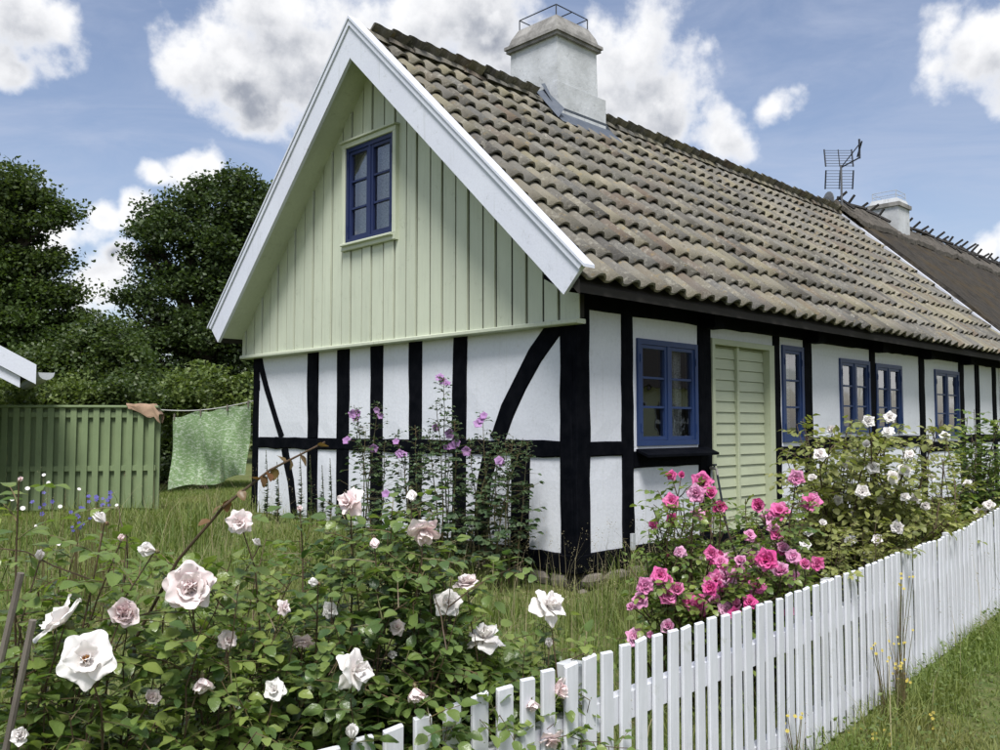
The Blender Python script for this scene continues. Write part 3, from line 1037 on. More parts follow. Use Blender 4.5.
for sgn in (1, -1):
    an_ = ANG if sgn > 0 else ANG_B
    up = Vector((0, sgn * math.cos(an_), math.sin(an_)))
    xx = Vector((sgn, 0, 0))
    nn = xx.cross(up)
    for r in range(nrow):
        for c in range(ncol):
            x = -0.395 + c * TW if sgn > 0 else LEN - .08 - c * TW
            ye = EAVE_Y if sgn > 0 else EAVE_B
            s = r * TL_EXP
            if s + 0.2 > SLEN:
                continue
            p = Vector((x, ye, EAVE_Z)) + up * (s + random.uniform(-.012, .012) - (.03 if random.random() < .03 else 0)) + nn * (random.uniform(-.004, .008) - .014 * math.sin(x * .9) * math.sin(math.pi * s / SLEN))
            if r >= nrow - 2 and CH[0] - .15 < x < CH[1] - .1 and p.y > 2.45 and p.y < 3.4:
                continue
            rot = Matrix((xx, up, nn)).transposed().to_4x4() @ Matrix.Rotation(random.uniform(-.02, .02), 4, 'Z') @ Matrix.Rotation(random.uniform(-.015, .015), 4, 'Y')
            tiles.append((sgn, Matrix.Translation(p) @ rot))
front = sorted([m for s, m in tiles if s > 0], key=lambda m: (m.translation - Vector(CAM)).length)
for m in front[:300]:
    o = link('roof_tile', TMESH, None, roof)
    o.matrix_local = m
rest = MB()
for m in front[300:] + [m for s, m in tiles if s < 0]:
    rest.add([m @ Vector(v) for v in TV], TF)
    rest.tint += [random.random()] * len(TF)
ro = rest.build('roof_tiles', 'clay_tile', roof, kind='stuff')
# ridge tiles
def ridge_mesh():
    mb = MB()
    vs = []
    n = 7
    for x, r in ((0, 0.135), (0.05, 0.14), (0.43, 0.115)):
        for k in (0, 1):
            for i in range(n):
                a = math.pi * (i / (n - 1))
                rr = r - .02 * k
                vs.append((x, math.cos(a) * rr * 1.05, math.sin(a) * rr * 0.85 - .01))
    fs = []
    for s in range(2):
        for i in range(n - 1):
            b = s * 2 * n
            fs.append((b + i, b + i + 1, b + 2 * n + i + 1, b + 2 * n + i))
    for i in range(n - 1):
        fs.append((n + i, n + i + 1, i + 1, i))
        fs.append((4 * n + i, 4 * n + i + 1, 5 * n + i + 1, 5 * n + i))
        fs.append((n + i + 1, n + i, 5 * n + i, 5 * n + i + 1))
    mb.add(vs, fs)
    me = mb.mesh('ridge_tile')
    me.materials.append(MATS['clay_tile'])
    return me
RM = ridge_mesh()
x = -0.42
while x < LEN - .5:
    if not (CH[0] - .3 < x < CH[1] - .05):
        o = link('ridge_tile', RM, None, roof)
        o.location = (x, RIDGE_Y + random.uniform(-.01, .01), RIDGE_Z + .005 + random.uniform(-.008, .008))
        o.rotation_euler = (random.uniform(-.05, .05), random.uniform(-.03, .03), random.uniform(-.03, .03))
    x += 0.385

# --- bargeboards, soffits, caps
BX0, BX1 = -0.485, -0.445
bw = 0.315
ca, sa = math.cos(ANG), math.sin(ANG)
TOPZ = 5.66
for sgn in (1, -1):
    def Y(yv):
        return yv if sgn > 0 else 2 * RIDGE_Y - yv
    yb = -0.50 if sgn > 0 else 2 * RIDGE_Y - 6.02
    sl_ = (TOPZ - 2.475) / (RIDGE_Y - yb)
    aa = math.atan(sl_)
    apx_in = TOPZ - bw / math.cos(aa)
    poly = [(RIDGE_Y, TOPZ), (yb, 2.475), (yb + bw * math.sin(aa), 2.475 - bw * math.cos(aa)), (RIDGE_Y, apx_in)]
    poly = [(Y(a), b) for a, b in poly]
    brd = MB().prism(poly, 'x', BX0, BX1).build('bargeboard', 'barge_white', house)
    # cap board along the rake, over the edge of the tiles
    t1 = 0.028
    cap = [(RIDGE_Y, TOPZ + .004), (yb - .03, 2.475 + .004 - .03 * sl_), (yb - .03, 2.475 + t1 + .004 - .03 * sl_), (RIDGE_Y, TOPZ + t1 + .01)]
    MB().prism([(Y(a), b) for a, b in cap], 'x', -0.515, -0.375).build('cap_board', 'barge_white', brd)
    # upper moulding
    mo = [(RIDGE_Y, TOPZ - .004), (yb, 2.475 - .004), (yb + .05 * math.sin(aa), 2.475 - .05 * math.cos(aa)), (RIDGE_Y, TOPZ - .05 / math.cos(aa))]
    MB().prism([(Y(a), b) for a, b in mo], 'x', BX0 - .018, BX0 - .001).build('moulding', 'barge_white', brd)
    # soffit under the overhang
    ys_ = -0.3 if sgn > 0 else 2 * RIDGE_Y - 5.86
    so = [(RIDGE_Y, RIDGE_Z - .13), (ys_, roof_z(Y(ys_)) - .13), (ys_, roof_z(Y(ys_)) - .16), (RIDGE_Y, RIDGE_Z - .165)]
    MB().prism([(Y(a), b) for a, b in so], 'x', BX1 + .002, CX + .012).build('soffit', 'pale_green', house)
    # verge filler between tiles and barge
    ys_ = -0.42 if sgn > 0 else 2 * RIDGE_Y - 5.96
    vf = [(RIDGE_Y, RIDGE_Z + .0), (ys_, roof_z(Y(ys_))), (ys_, roof_z(Y(ys_)) - .12), (RIDGE_Y, RIDGE_Z - .12)]
    MB().prism([(Y(a), b) for a, b in vf], 'x', BX1 + .001, -0.432).build('verge_board', 'roof_under', house)

# --- chimney
def chim(mb, x0, x1, y0, y1, z0, z1, inset=0.0):
    mb.add([(x0, y0, z0), (x1, y0, z0), (x1, y1, z0), (x0, y1, z0), (x0 + inset, y0 + inset, z1), (x1 - inset, y0 + inset, z1), (x1 - inset, y1 - inset, z1), (x0 + inset, y1 - inset, z1)],
           [(3, 2, 1, 0), (4, 5, 6, 7), (0, 1, 5, 4), (1, 2, 6, 5), (2, 3, 7, 6), (3, 0, 4, 7)])
    return mb
chy0, chy1 = 2.66, 3.56
ch = chim(MB(), 2.735, 3.78, chy0 - .025, chy1 + .02, 4.9, 5.80)
chim(ch, 2.76, 3.63, chy0, chy1, 5.80, 6.46, 0.012)
ch = ch.build('chimney', 'chimney_lime', house)
bd = MB()
for z0, z1, o in ((6.455, 6.50, 0.05), (6.50, 6.545, 0.072)):
    chim(bd, 2.772 - o, 3.618 + o, chy0 + .012 - o, chy1 - .012 + o, z0, z1, 0.004)
bd.build('band', 'chimney_cap', ch)
chim(MB(), 2.772 - .035, 3.618 + .035, chy0 - .02, chy1 + .02, 6.545, 6.64, 0.03)
cp = chim(MB(), 2.742, 3.648, chy0 - .018, chy1 + .018, 6.546, 6.66, 0.035)
chim(cp, 2.777, 3.613, chy0 + .017, chy1 - .017, 6.66, 6.80, 0.075)
cp.build('cap', 'chimney_cap', ch)
rl = MB()
rx0, rx1, ry0, ry1, rz = 2.86, 3.53, chy0 + .1, chy1 - .1, 6.945
for a, b in ((rx0, ry0), (rx1, ry0), (rx1, ry1), (rx0, ry1)):
    rl.tube([(a, b, 6.78), (a, b, rz)], 0.009, 5)
rl.tube([(rx0, ry0, rz), (rx1, ry0, rz), (rx1, ry1, rz), (rx0, ry1, rz), (rx0, ry0, rz)], 0.009, 5)
rl.tube([((rx0 + rx1) / 2, ry0, rz), ((rx0 + rx1) / 2, ry1, rz)], 0.009, 5)
rl.build('railing', 'iron', ch)
fl = MB()
fl.add([(2.60, 2.42, roof_z(2.42) + .075), (3.90, 2.42, roof_z(2.42) + .075), (3.90, 2.64, roof_z(2.64) + .09), (2.60, 2.64, roof_z(2.64) + .09),
        (2.74, 2.63, roof_z(2.64) + .16), (3.79, 2.63, roof_z(2.64) + .16)], [(0, 1, 2, 3), (3, 2, 5, 4)])
fl.add([(2.55, 2.45, roof_z(2.45) + .09), (2.55, 2.85, RIDGE_Z + .16), (2.73, 2.85, RIDGE_Z + .24), (2.73, 2.50, roof_z(2.5) + .22), (2.55, 3.2, roof_z(3.2) + .12), (2.73, 3.2, roof_z(3.2) + .2)],
       [(0, 3, 2, 1), (1, 2, 5, 4)])
fl.add([(2.66, 2.5, roof_z(2.5) + .1), (2.735, 2.64, roof_z(2.64) + .14), (2.735, 2.86, RIDGE_Z + .33), (2.66, 2.86, RIDGE_Z + .30)], [(0, 1, 2, 3)])
fl.build('flashing', 'lead', ch)

# white verge board against the thatched neighbour
vb = MB()
q0, q1 = Vector((11.62, 2.80, roof_z(2.80) + .14)), Vector((12.20, -0.42, roof_z(-.42) + .14))
dv = (q1 - q0).normalized()
nv = Vector((0, -math.sin(ANG), math.cos(ANG)))
sv = dv.cross(nv)
vb.add([q0 + sv * a + nv * b for a, b in ((-.05, -.14), (.05, -.14), (.05, 0), (-.05, 0))] + [q1 + sv * a + nv * b for a, b in ((-.05, -.14), (.05, -.14), (.05, 0), (-.05, 0))],
       [(0, 1, 2, 3), (7, 6, 5, 4), (0, 4, 5, 1), (1, 5, 6, 2), (2, 6, 7, 3), (3, 7, 4, 0)])
vb.build('verge_trim', 'barge_white', house)

# tap, vent and conduit on the long wall
tp = thing('garden_tap', 'small metal garden tap with dark hose beside the green door', 'tap', (2.16, -0.02, 0.0))
MB().tube([(2.165, -0.01, 0.70), (2.165, -0.05, 0.70), (2.165, -0.09, 0.69), (2.165, -0.10, 0.63)], 0.016, 7).build('spout', 'brass_tap', tp)
MB().box(2.13, 2.20, -0.075, -0.055, 0.725, 0.745, bev=.004).tube([(2.165, -.065, .70), (2.165, -.065, .735)], .01, 6).build('handle', 'iron', tp)
MB().tube([(2.165, -0.02, 0.02), (2.165, -0.03, 0.68)], 0.012, 6).build('pipe', 'galvanised', tp)
MB().tube([(2.165, -.10, .63), (2.17, -.13, .45), (2.2, -.16, .2), (2.25, -.2, -.1), (2.35, -.35, -.28)], .012, 6).build('hose', 'iron', tp)
vt = thing('wall_vent', 'small grey slatted vent in the stone plinth below the window', 'vent', (1.38, -0.12, -0.32))
MB().box(1.2, 1.56, -0.10, -0.085, -0.44, -0.2).build('plate', 'aluminium_grey', vt)
for k in range(6):
    MB().box(1.21, 1.55, -0.125, -0.1005, -0.43 + k * .038, -0.412 + k * .038).build('slat', 'galvanised', vt)
cnd = MB().box(0.735, 0.795, -0.06, -0.024, -0.02, 0.13, bev=.01).build('meter_box', 'galvanised', house)

# ------------------------------------------------------------------ thatched neighbour adjoining
th_ = thing('thatched_house', 'dark thatched house adjoining the tiled farmhouse, with wooden ridge pegs', 'house', (12.3, 2.85, 0))
TX0, TX1 = 12.32, 27.0
MB().box(TX0 + .02, TX1 - .3, -0.0, WID, -0.3, 2.5).build('wall', 'limewash', th_)
for k in range(9):
    MB().box(TX0 + .1 + k * 1.6, TX0 + .28 + k * 1.6, -0.014, 0.1, -0.3, 2.45).build('post', 'tarred_timber', th_)
def thatch_grid(x0a, x0b, x1, s0, s1, lift, bumps, nx, ns, sgn, thick):
    """one thatched slope, its lower rim thick and its face uneven"""
    vs, fs = [], []
    for j in range(ns + 1):
        s = s0 + (s1 - s0) * j / ns
        yv = s
        for i in range(nx + 1):
            xa = x0a + (x0b - x0a) * (j / ns)
            x = xa + (x1 - xa) * i / nx
            z = RIDGE_Z - abs(yv - RIDGE_Y) * SLOPE * 1.0 + lift + bumps * (math.sin(x * 3.1 + yv * 2) * .5 + math.sin(x * 7.7 - yv * 5) * .3 + random.uniform(-.5, .5))
            vs.append((x, yv, z))
    for j in range(ns):
        for i in range(nx):
            b = j * (nx + 1) + i
            f = (b, b + 1, b + nx + 2, b + nx + 1)
            fs.append(f if sgn > 0 else tuple(reversed(f)))
    n = len(vs)
    vs += [(x, yv, z - thick) for x, yv, z in vs]
    fs += [tuple(n + i for i in reversed(f)) for f in fs]
    rim = [i for i in range(nx + 1)]
    for i in range(nx):
        fs.append((rim[i], n + rim[i], n + rim[i + 1], rim[i + 1]))
    col = [j * (nx + 1) for j in range(ns + 1)]
    for j in range(ns):
        fs.append((col[j], col[j + 1], n + col[j + 1], n + col[j]))
    return vs, fs
tr = MB()
tr.add(*thatch_grid(12.24, 11.72, TX1, -0.55, RIDGE_Y, 0.22, 0.03, 60, 14, 1, 0.32))
tr.add(*thatch_grid(12.24, 11.72, TX1, 2 * RIDGE_Y + .55, RIDGE_Y, 0.22, 0.03, 60, 14, -1, 0.32))
tr = tr.build('thatch', 'thatch', th_, smooth=False)
rd = MB()
rd.add(*thatch_grid(11.62, 11.58, TX1, RIDGE_Y - .52, RIDGE_Y, 0.33, 0.05, 110, 5, 1, 0.1))
rd.add(*thatch_grid(11.62, 11.58, TX1, RIDGE_Y + .52, RIDGE_Y, 0.33, 0.05, 110, 5, -1, 0.1))
rd.build('ridge_thatch', 'thatch_ridge', th_)
x = 11.75
k = 0
while x < 26.5:
    s = 1 if k % 2 else -1
    if not (13.9 < x < 14.75):
        ln = random.uniform(.42, .72)
        a = R(38 + random.uniform(-14, 14))
        c0 = Vector((x, RIDGE_Y, RIDGE_Z + .36))
        d = Vector((random.uniform(-.1, .1), s * math.cos(a), math.sin(a)))
        MB().tube([c0 - d * (ln * .62), c0 + d * ln * .42], [.034, .028], 5).build('ridge_peg', 'peg_wood', th_)
    x += random.uniform(.19, .3)
    k += 1
c2 = chim(MB(), 14.0, 14.65, 2.5, 3.15, 5.0, 6.06)
c2 = c2.build('chimney', 'chimney_lime', th_)
chim(MB(), 13.96, 14.69, 2.46, 3.19, 6.061, 6.15).build('band', 'chimney_cap', c2)
chim(MB(), 14.0, 14.65, 2.5, 3.15, 6.151, 6.26, .04).build('cap', 'chimney_lime', c2)
rl = MB()
for a, b in ((14.06, 2.56), (14.59, 2.56), (14.59, 3.09), (14.06, 3.09)):
    rl.tube([(a, b, 6.25), (a, b, 6.43)], .008, 5)
for z in (6.34, 6.43):
    rl.tube([(14.06, 2.56, z), (14.59, 2.56, z), (14.59, 3.09, z), (14.06, 3.09, z), (14.06, 2.56, z)], .007, 5)
rl.build('railing', 'galvanised', c2)

# ------------------------------------------------------------------ television antenna at the ridge
an0 = at_y(842, 213, 2.75)
an = thing('television_antenna', 'dark metal television antenna on a mast at the roof ridge', 'antenna', tuple(an0 + Vector((0, 0, -.35))))
top = at_y(842, 168, 2.75)
MB().tube([an0 + Vector((0, 0, -.35)), Vector((an0.x, an0.y, top.z + .05))], 0.022, 6).build('mast', 'aluminium_grey', an)
ctr = Vector((an0.x, an0.y, top.z))
rv, uv = Vector(RT), Vector((0, 0, 1))
nvv = Vector((-rv.y, rv.x, 0))     # away from the camera
ax = (rv * 0.85 - nvv * 0.5).normalized()
for sg in (1, -1):
    gr = MB()
    for k in range(7):
        w = 0.56
        z = 0.05 + k * 0.058
        off = nvv * (0.10 + 0.02 * k) * 0.6
        gr.tube([ctr + uv * z * sg - rv * w * .52 + off, ctr + uv * z * sg + rv * w * .52 + off], .006, 4)
    for h in (-.52, 0, .5):
        gr.tube([ctr + uv * .04 * sg + rv * .56 * h + nvv * .06, ctr + uv * .42 * sg + rv * .56 * h + nvv * .13], .011 if h == 0 else .017, 5)
    gr.build('reflector', 'iron', an)
bm_ = MB()
tipc = ctr + rv * .27 + uv * .12 - nvv * .30
bm_.tube([ctr, tipc], .016, 5)
bm_.tube([ctr, tipc + uv * .28], .012, 5).tube([tipc - uv * .02, tipc + uv * .38], .022, 5).tube([tipc + uv * .3 - nvv * .12, tipc + uv * .05 + nvv * .12], .018, 5)
bm_.build('director', 'iron', an)

# small dish beside the antenna
ds0 = at_y(827, 208, 2.9)
ds = thing('satellite_dish', 'small grey dish seen edge-on at the end of the tiled ridge', 'dish', tuple(ds0))
mb = MB()
vs = [Vector((0, 0, 0))]
dn = (rv + nvv * .2).normalized()
d2 = dn.cross(uv)
vs2 = [ds0 + uv * .14]
for j, r_ in enumerate((.1, .2)):
    for i in range(14):
        a = 2 * math.pi * i / 14
        vs2.append(ds0 + uv * .14 + (uv * math.cos(a) + d2 * math.sin(a)) * r_ + dn * (r_ * r_ * 1.1))
fs = [(0, 1 + i, 1 + (i + 1) % 14) for i in range(14)] + [(1 + i, 15 + i, 15 + (i + 1) % 14, 1 + (i + 1) % 14) for i in range(14)]
nn_ = len(vs2)
vs2 += [v - dn * .02 for v in vs2]
fs += [tuple(nn_ + q for q in reversed(f)) for f in fs] + [(15 + i, nn_ + 15 + i, nn_ + 15 + (i + 1) % 14, 15 + (i + 1) % 14) for i in range(14)]
mb.add(vs2, fs)
mb.build('bowl', 'aluminium_grey', ds, smooth=False)
MB().tube([ds0 - uv * .25, ds0 + uv * .12 - dn * .03], .015, 5).build('bracket', 'iron', ds)

# ------------------------------------------------------------------ white picket fence
PF0, PF1 = Vector((-4.667, -3.299)), Vector((0.267, -2.921))
pdir = (PF1 - PF0).normalized()
pnor = Vector((pdir.y, -pdir.x))          # towards the road
fence = thing('picket_fence', 'white wooden picket fence along the front of the garden', 'fence', (-4.667, -3.299, -0.46))
def fence_pt(s):
    return PF0 + pdir * s
def fence_top(s):
    q = fence_pt(s)
    a = min(1, max(0, (q.x - 0.2) / 2.6))
    return 0.355 + 0.13 * a * a * (3 - 2 * a) + 0.012 * math.sin(s * 1.7)
s_ = -3.0
PK = []
for v in range(4):
    mb = MB()
    w, t_ = 0.034, 0.0075
    h = 1.0
    c = 0.004
    sk = (-.003, .002, -.001, .0035)[v]
    ring = [(-w + c, -t_), (w - c, -t_), (w, -t_ + c), (w, t_ - c), (w - c, t_), (-w + c, t_), (-w, t_ - c), (-w, -t_ + c)]
    vs = [(a, b, -0.0) for a, b in ring] + [(a, b, h + sk * a / w + (-.006 if b < 0 else 0)) for a, b in ring]
    mb.add(vs, [tuple(range(7, -1, -1)), tuple(range(8, 16))] + [(i, (i + 1) % 8, 8 + (i + 1) % 8, 8 + i) for i in range(8)])
    me = mb.mesh('picket')
    me.materials.append(MATS['fence_white'])
    PK.append(me)
fang = math.atan2(pdir.y, pdir.x)
fb = BASE[fence.name]
while s_ < 11.5:
    q = fence_pt(s_)
    zt = fence_top(s_) + random.uniform(-.004, .004)
    zb = gz(q.x, q.y) + 0.01 + random.uniform(-.01, .01)
    o = link('picket', random.choice(PK), None, fence)
    o.location = Vector((q.x, q.y, zb)) - fb
    o.scale = (random.uniform(.95, 1.04), 1, zt - zb)
    o.rotation_euler = (random.uniform(-.006, .006), random.uniform(-.008, .008), fang + random.uniform(-.03, .03))
    s_ += 0.11 + random.uniform(-.004, .004)
for lo, hi in ((-.27, -.175), (-.72, -.625)):
    s0 = -3.0
    while s0 < 11.4:
        s1 = s0 + 2.4
        vs = []
        NS = 7
        for k in range(NS):
            s = s0 + (s1 - s0 - .004) * k / (NS - 1)
            q = fence_pt(s)
            zt = fence_top(s)
            for o_, z in ((-.009, lo), (-.009, hi), (-.055, hi), (-.055, lo)):
                p = q + pnor * o_
                vs.append((p.x, p.y, zt + z))
        fs = [(0, 1, 2, 3), tuple((NS - 1) * 4 + i for i in (3, 2, 1, 0))]
        for k in range(NS - 1):
            for i in range(4):
                j = (i + 1) % 4
                fs.append((k * 4 + i, (k + 1) * 4 + i, (k + 1) * 4 + j, k * 4 + j))
        MB().add(vs, fs).build('rail', 'fence_white', fence)
        s0 = s1
for s in (-1.4, 1.0, 3.4, 5.8, 8.2, 10.6):
    q = fence_pt(s) + pnor * (-0.106)
    mb = MB()
    M = Matrix.Translation((q.x, q.y, 0)) @ Matrix.Rotation(fang, 4, 'Z')
    mb.box(-.045, .045, -.045, .045, gz(q.x, q.y) - .3, fence_top(s) - .05, M, bev=.006)
    mb.build('fence_post', 'fence_white', fence)

# ------------------------------------------------------------------ green board fence, clothes line, shed
gA, gB = at(157, 406, 12.0), at(0, 402, 11.6)
gA.z = gB.z = 1.43
gbase = 0.02
gf = thing('board_fence', 'olive green fence of alternating vertical boards with a cap rail', 'fence', (gA.x, gA.y, gbase))
gd = (gB - gA); gd.z = 0
gl = gd.length + 2.0
gd.normalize()
gn = Vector((-gd.y, gd.x, 0))
if gn.dot(Vector(CAM) - gA) < 0:
    gn = -gn
ga = math.atan2(gd.y, gd.x)
MG = Matrix.Translation((gA.x, gA.y, 0)) @ Matrix.Rotation(ga, 4, 'Z')
sgy = 1 if (Matrix.Rotation(ga, 3, 'Z') @ Vector((0, 1, 0))).dot(gn) > 0 else -1
def gbox(x0, x1, y0, y1, z0, z1, name, bev=0.0):
    if sgy < 0:
        y0, y1 = -y1, -y0
    return MB().box(x0, x1, y0, y1, z0, z1, MG, bev).build(name, 'fence_green', gf)
x = 0.02
k = 0
while x < gl:
    jit = random.uniform(-.01, .01)
    gbox(x, x + .074, .0205, .042, gbase + .03 + jit, 1.385, 'board')
    gbox(x + .064, x + .150, -.042, -.0205, gbase + .03 + jit, 1.383, 'board')
    x += 0.139
    k += 1
for z0 in (0.55, 1.26):
    gbox(0, gl, -.02, .02, z0, z0 + .07, 'rail')
gbox(-.03, gl, -.06, .07, 1.386, 1.42, 'cap_rail', .008)
for xx in (-.04, 2.0):
    gbox(xx, xx + .08, -.10, -.043, gbase - .2, 1.384, 'fence_post')
# brown rag over the end of the cap rail
rg = MB()
vs = []
for i in range(11):
    u = i / 10
    for j in range(11):
        v = -1 + 2 * j / 10
        y = max(-.085, min(.085, v * .3))
        drop = max(0, abs(v) * .24 - .085)
        xx = -.06 + u * .42 + .02 * math.sin(v * 3 + u)
        if u < .2:
            drop += (0.2 - u) * 0.9
        vs.append(MG @ Vector((xx, (y + .012 * math.sin(u * 9 + v * 4)) * sgy, 1.432 - drop * (.75 + .35 * math.sin(u * 5)) + .006 * math.sin(u * 14))))
fs = [(i * 11 + j, i * 11 + j + 1, (i + 1) * 11 + j + 1, (i + 1) * 11 + j) for i in range(10) for j in range(10)]
n = len(vs)
vs += [v + Vector((0, 0, .012)) for v in vs]
fs += [tuple(n + q for q in reversed(f)) for f in fs]
rg.add(vs, fs)
tag(rg.build('rag', 'rag', smooth=True), 'brown rag hung over the end of the green fence', 'rag')

clA = at(150, 409, 12.1)
clB = Vector((0.02, 5.72, 1.49))
ln = MB()
NL = 16
lp = [clA.lerp(clB, i / NL) - Vector((0, 0, .07 * math.sin(math.pi * i / NL))) for i in range(NL + 1)]
ln.tube(lp, .006, 5)
tag(ln.build('clothes_line', 'rope'), 'thin pale line strung from the green fence to the house corner', 'clothes line')
cl = MB()
p0, p1 = at(173, 417, 12.1), Vector((-0.02, 5.74, 1.455))
NU, NVv = 44, 22
vs = []
cd_ = (p1 - p0); cd_.z = 0
cl_len = cd_.length
cd_.normalize()
cn = Vector((cd_.y, -cd_.x, 0))
for i in range(NU + 1):
    u = i / NU
    tp_ = p0.lerp(p1, u)
    for j in range(NVv + 1):
        v = j / NVv
        hgt = 0.98 - 0.0 * u
        fold = 0.05 * math.sin(u * 16 + v * 2.2) * (.3 + .7 * v) + .03 * math.sin(u * 31 - v * 3 + 1) * v + 0.10 * math.sin((u * 3 - v * 2.5) * 2.0) * v + 0.07 * math.exp(-((u - .55 - .4 * (1 - v)) / .06) ** 2) * v
        lift = 0.03 * math.sin(u * 9) * v
        vs.append(tp_ + Vector((0, 0, -v * hgt + lift - .02 * math.sin(u * 16) * (1 - v))) + cn * fold + cd_ * (.05 * v * math.sin(u * 5)))
fs = [(i * (NVv + 1) + j, (i + 1) * (NVv + 1) + j, (i + 1) * (NVv + 1) + j + 1, i * (NVv + 1) + j + 1) for i in range(NU) for j in range(NVv)]
cl.add(vs, fs)
tag(cl.build('hanging_cloth', 'green_cloth', smooth=True), 'green and white patterned cloth hanging on the clothes line', 'cloth')

for k, u in enumerate((0.02, 0.36, 0.70, 0.97)):
    q_ = p0.lerp(p1, u) + Vector((0, 0, .0))
    M_ = Matrix.Translation(q_) @ Matrix.Rotation(math.atan2(cd_.y, cd_.x), 4, 'Z')
    tag(MB().box(-.009, .009, -.016, -.004, -.05, .04, M_).box(-.009, .009, .004, .016, -.05, .04, M_).box(-.0085, .0085, -.0035, .0035, .0, .03, M_).build('clothes_peg', 'stake_wood'),
        'small wooden peg holding the green cloth to the line', 'clothes peg', 'pegs on the clothes line')

sh_c = at(-5, 400, 11.0)
shd = thing('garden_shed', 'pale cottage corner with white bargeboard and gutter beside the green fence', 'shed', (sh_c.x, sh_c.y, 0))
sb = Vector(sight(-45, 400)); sb.z = 0; sb.normalize()
sr = Vector((-sb.y, sb.x, 0))
MS = Matrix(((sr.x, sb.x, 0, sh_c.x), (sr.y, sb.y, 0, sh_c.y), (0, 0, 1, 0), (0, 0, 0, 1)))
MB().box(0, 4.0, 0, 3.0, -.2, 1.9, MS).build('wall', 'shed_wall', shd)
for k in range(20):
    MB().box(k * .2, k * .2 + .185, -.02, -.002, -.1, 1.95, MS).build('board', 'shed_wall', shd)
rs = math.tan(R(29))
def shed_z(a):
    return 1.68 + (a + .42) * rs
def shed_slab(a0, a1, y0, y1, z0, z1):
    mb = MB()
    vs = []
    for y_ in (y0, y1):
        for a, dz in ((a0, z0), (a1, z0), (a1, z1), (a0, z1)):
            vs.append(MS @ Vector((a, y_, shed_z(a) + dz)))
    return mb.add(vs, [(0, 1, 2, 3), (7, 6, 5, 4), (0, 4, 5, 1), (1, 5, 6, 2), (2, 6, 7, 3), (3, 7, 4, 0)])
rfo = shed_slab(-.42, 2.0, -.30, 3.2, .12, .2).build('roof', 'roof_under', shd)
shed_slab(-.42, 2.0, -.34, -.305, -.02, .22).build('bargeboard', 'barge_white', shd)
shed_slab(-.25, 2.0, -.30, -.262, -.16, -.022).build('inner_board', 'barge_white', shd)
gt = MB()
vs = []
for y_ in (-.42, 3.2):
    for i in range(7):
        a = math.pi + math.pi * i / 6
        vs.append(MS @ Vector((-.53 + .09 * math.cos(a), y_, 1.80 + .09 * math.sin(a))))
n = 7
fs = [(i, i + 1, n + i + 1, n + i) for i in range(6)]
m_ = len(vs)
vs += [MS @ (MS.inverted() @ v + Vector((0, 0, .008))) for v in vs]
fs += [tuple(m_ + q for q in reversed(f)) for f in fs] + [tuple(range(7)), ]
gt.add(vs, fs).build('gutter', 'galvanised', shd)

# ------------------------------------------------------------------ foliage helpers
def leaf_quads(C, size, rng, flat=0.0, aspect=0.55):
    """pointed leaf faces (two triangles folded along the midrib) at centres C"""
    n = len(C)
    size = np.broadcast_to(size, (n,))
    d = rng.normal(size=(n, 3))
    d[:, 2] = d[:, 2] * (1 - flat) - 0.25
    d /= np.linalg.norm(d, axis=1)[:, None] + 1e-9
    up = rng.normal(size=(n, 3)) + np.array([0, 0, flat * 4.0])
    s = np.cross(d, up)
    s /= np.linalg.norm(s, axis=1)[:, None] + 1e-9
    nn = np.cross(s, d)
    L = size[:, None]
    a = C - d * L * .5
    b = C + s * L * aspect * .5 - nn * L * .08
    c = C + d * L * .5
    e = C - s * L * aspect * .5 - nn * L * .08
    V = np.stack([a, b, c, e], 1).reshape(-1, 3)
    base = np.arange(n)[:, None] * 4
    F = np.concatenate([base + np.array([[0, 1, 2]]), base + np.array([[0, 2, 3]])], 1).reshape(-1, 3)
    t = np.repeat(rng.random(n), 2)
    return V, F, t


def ellipsoid_clumps(center, radii, n, rng, shell=0.45):
    d = rng.normal(size=(n, 3))
    d /= np.linalg.norm(d, axis=1)[:, None]
    r = shell + (1.12 - shell) * rng.random(n) ** 0.8
    return np.asarray(center) + d * r[:, None] * np.asarray(radii)


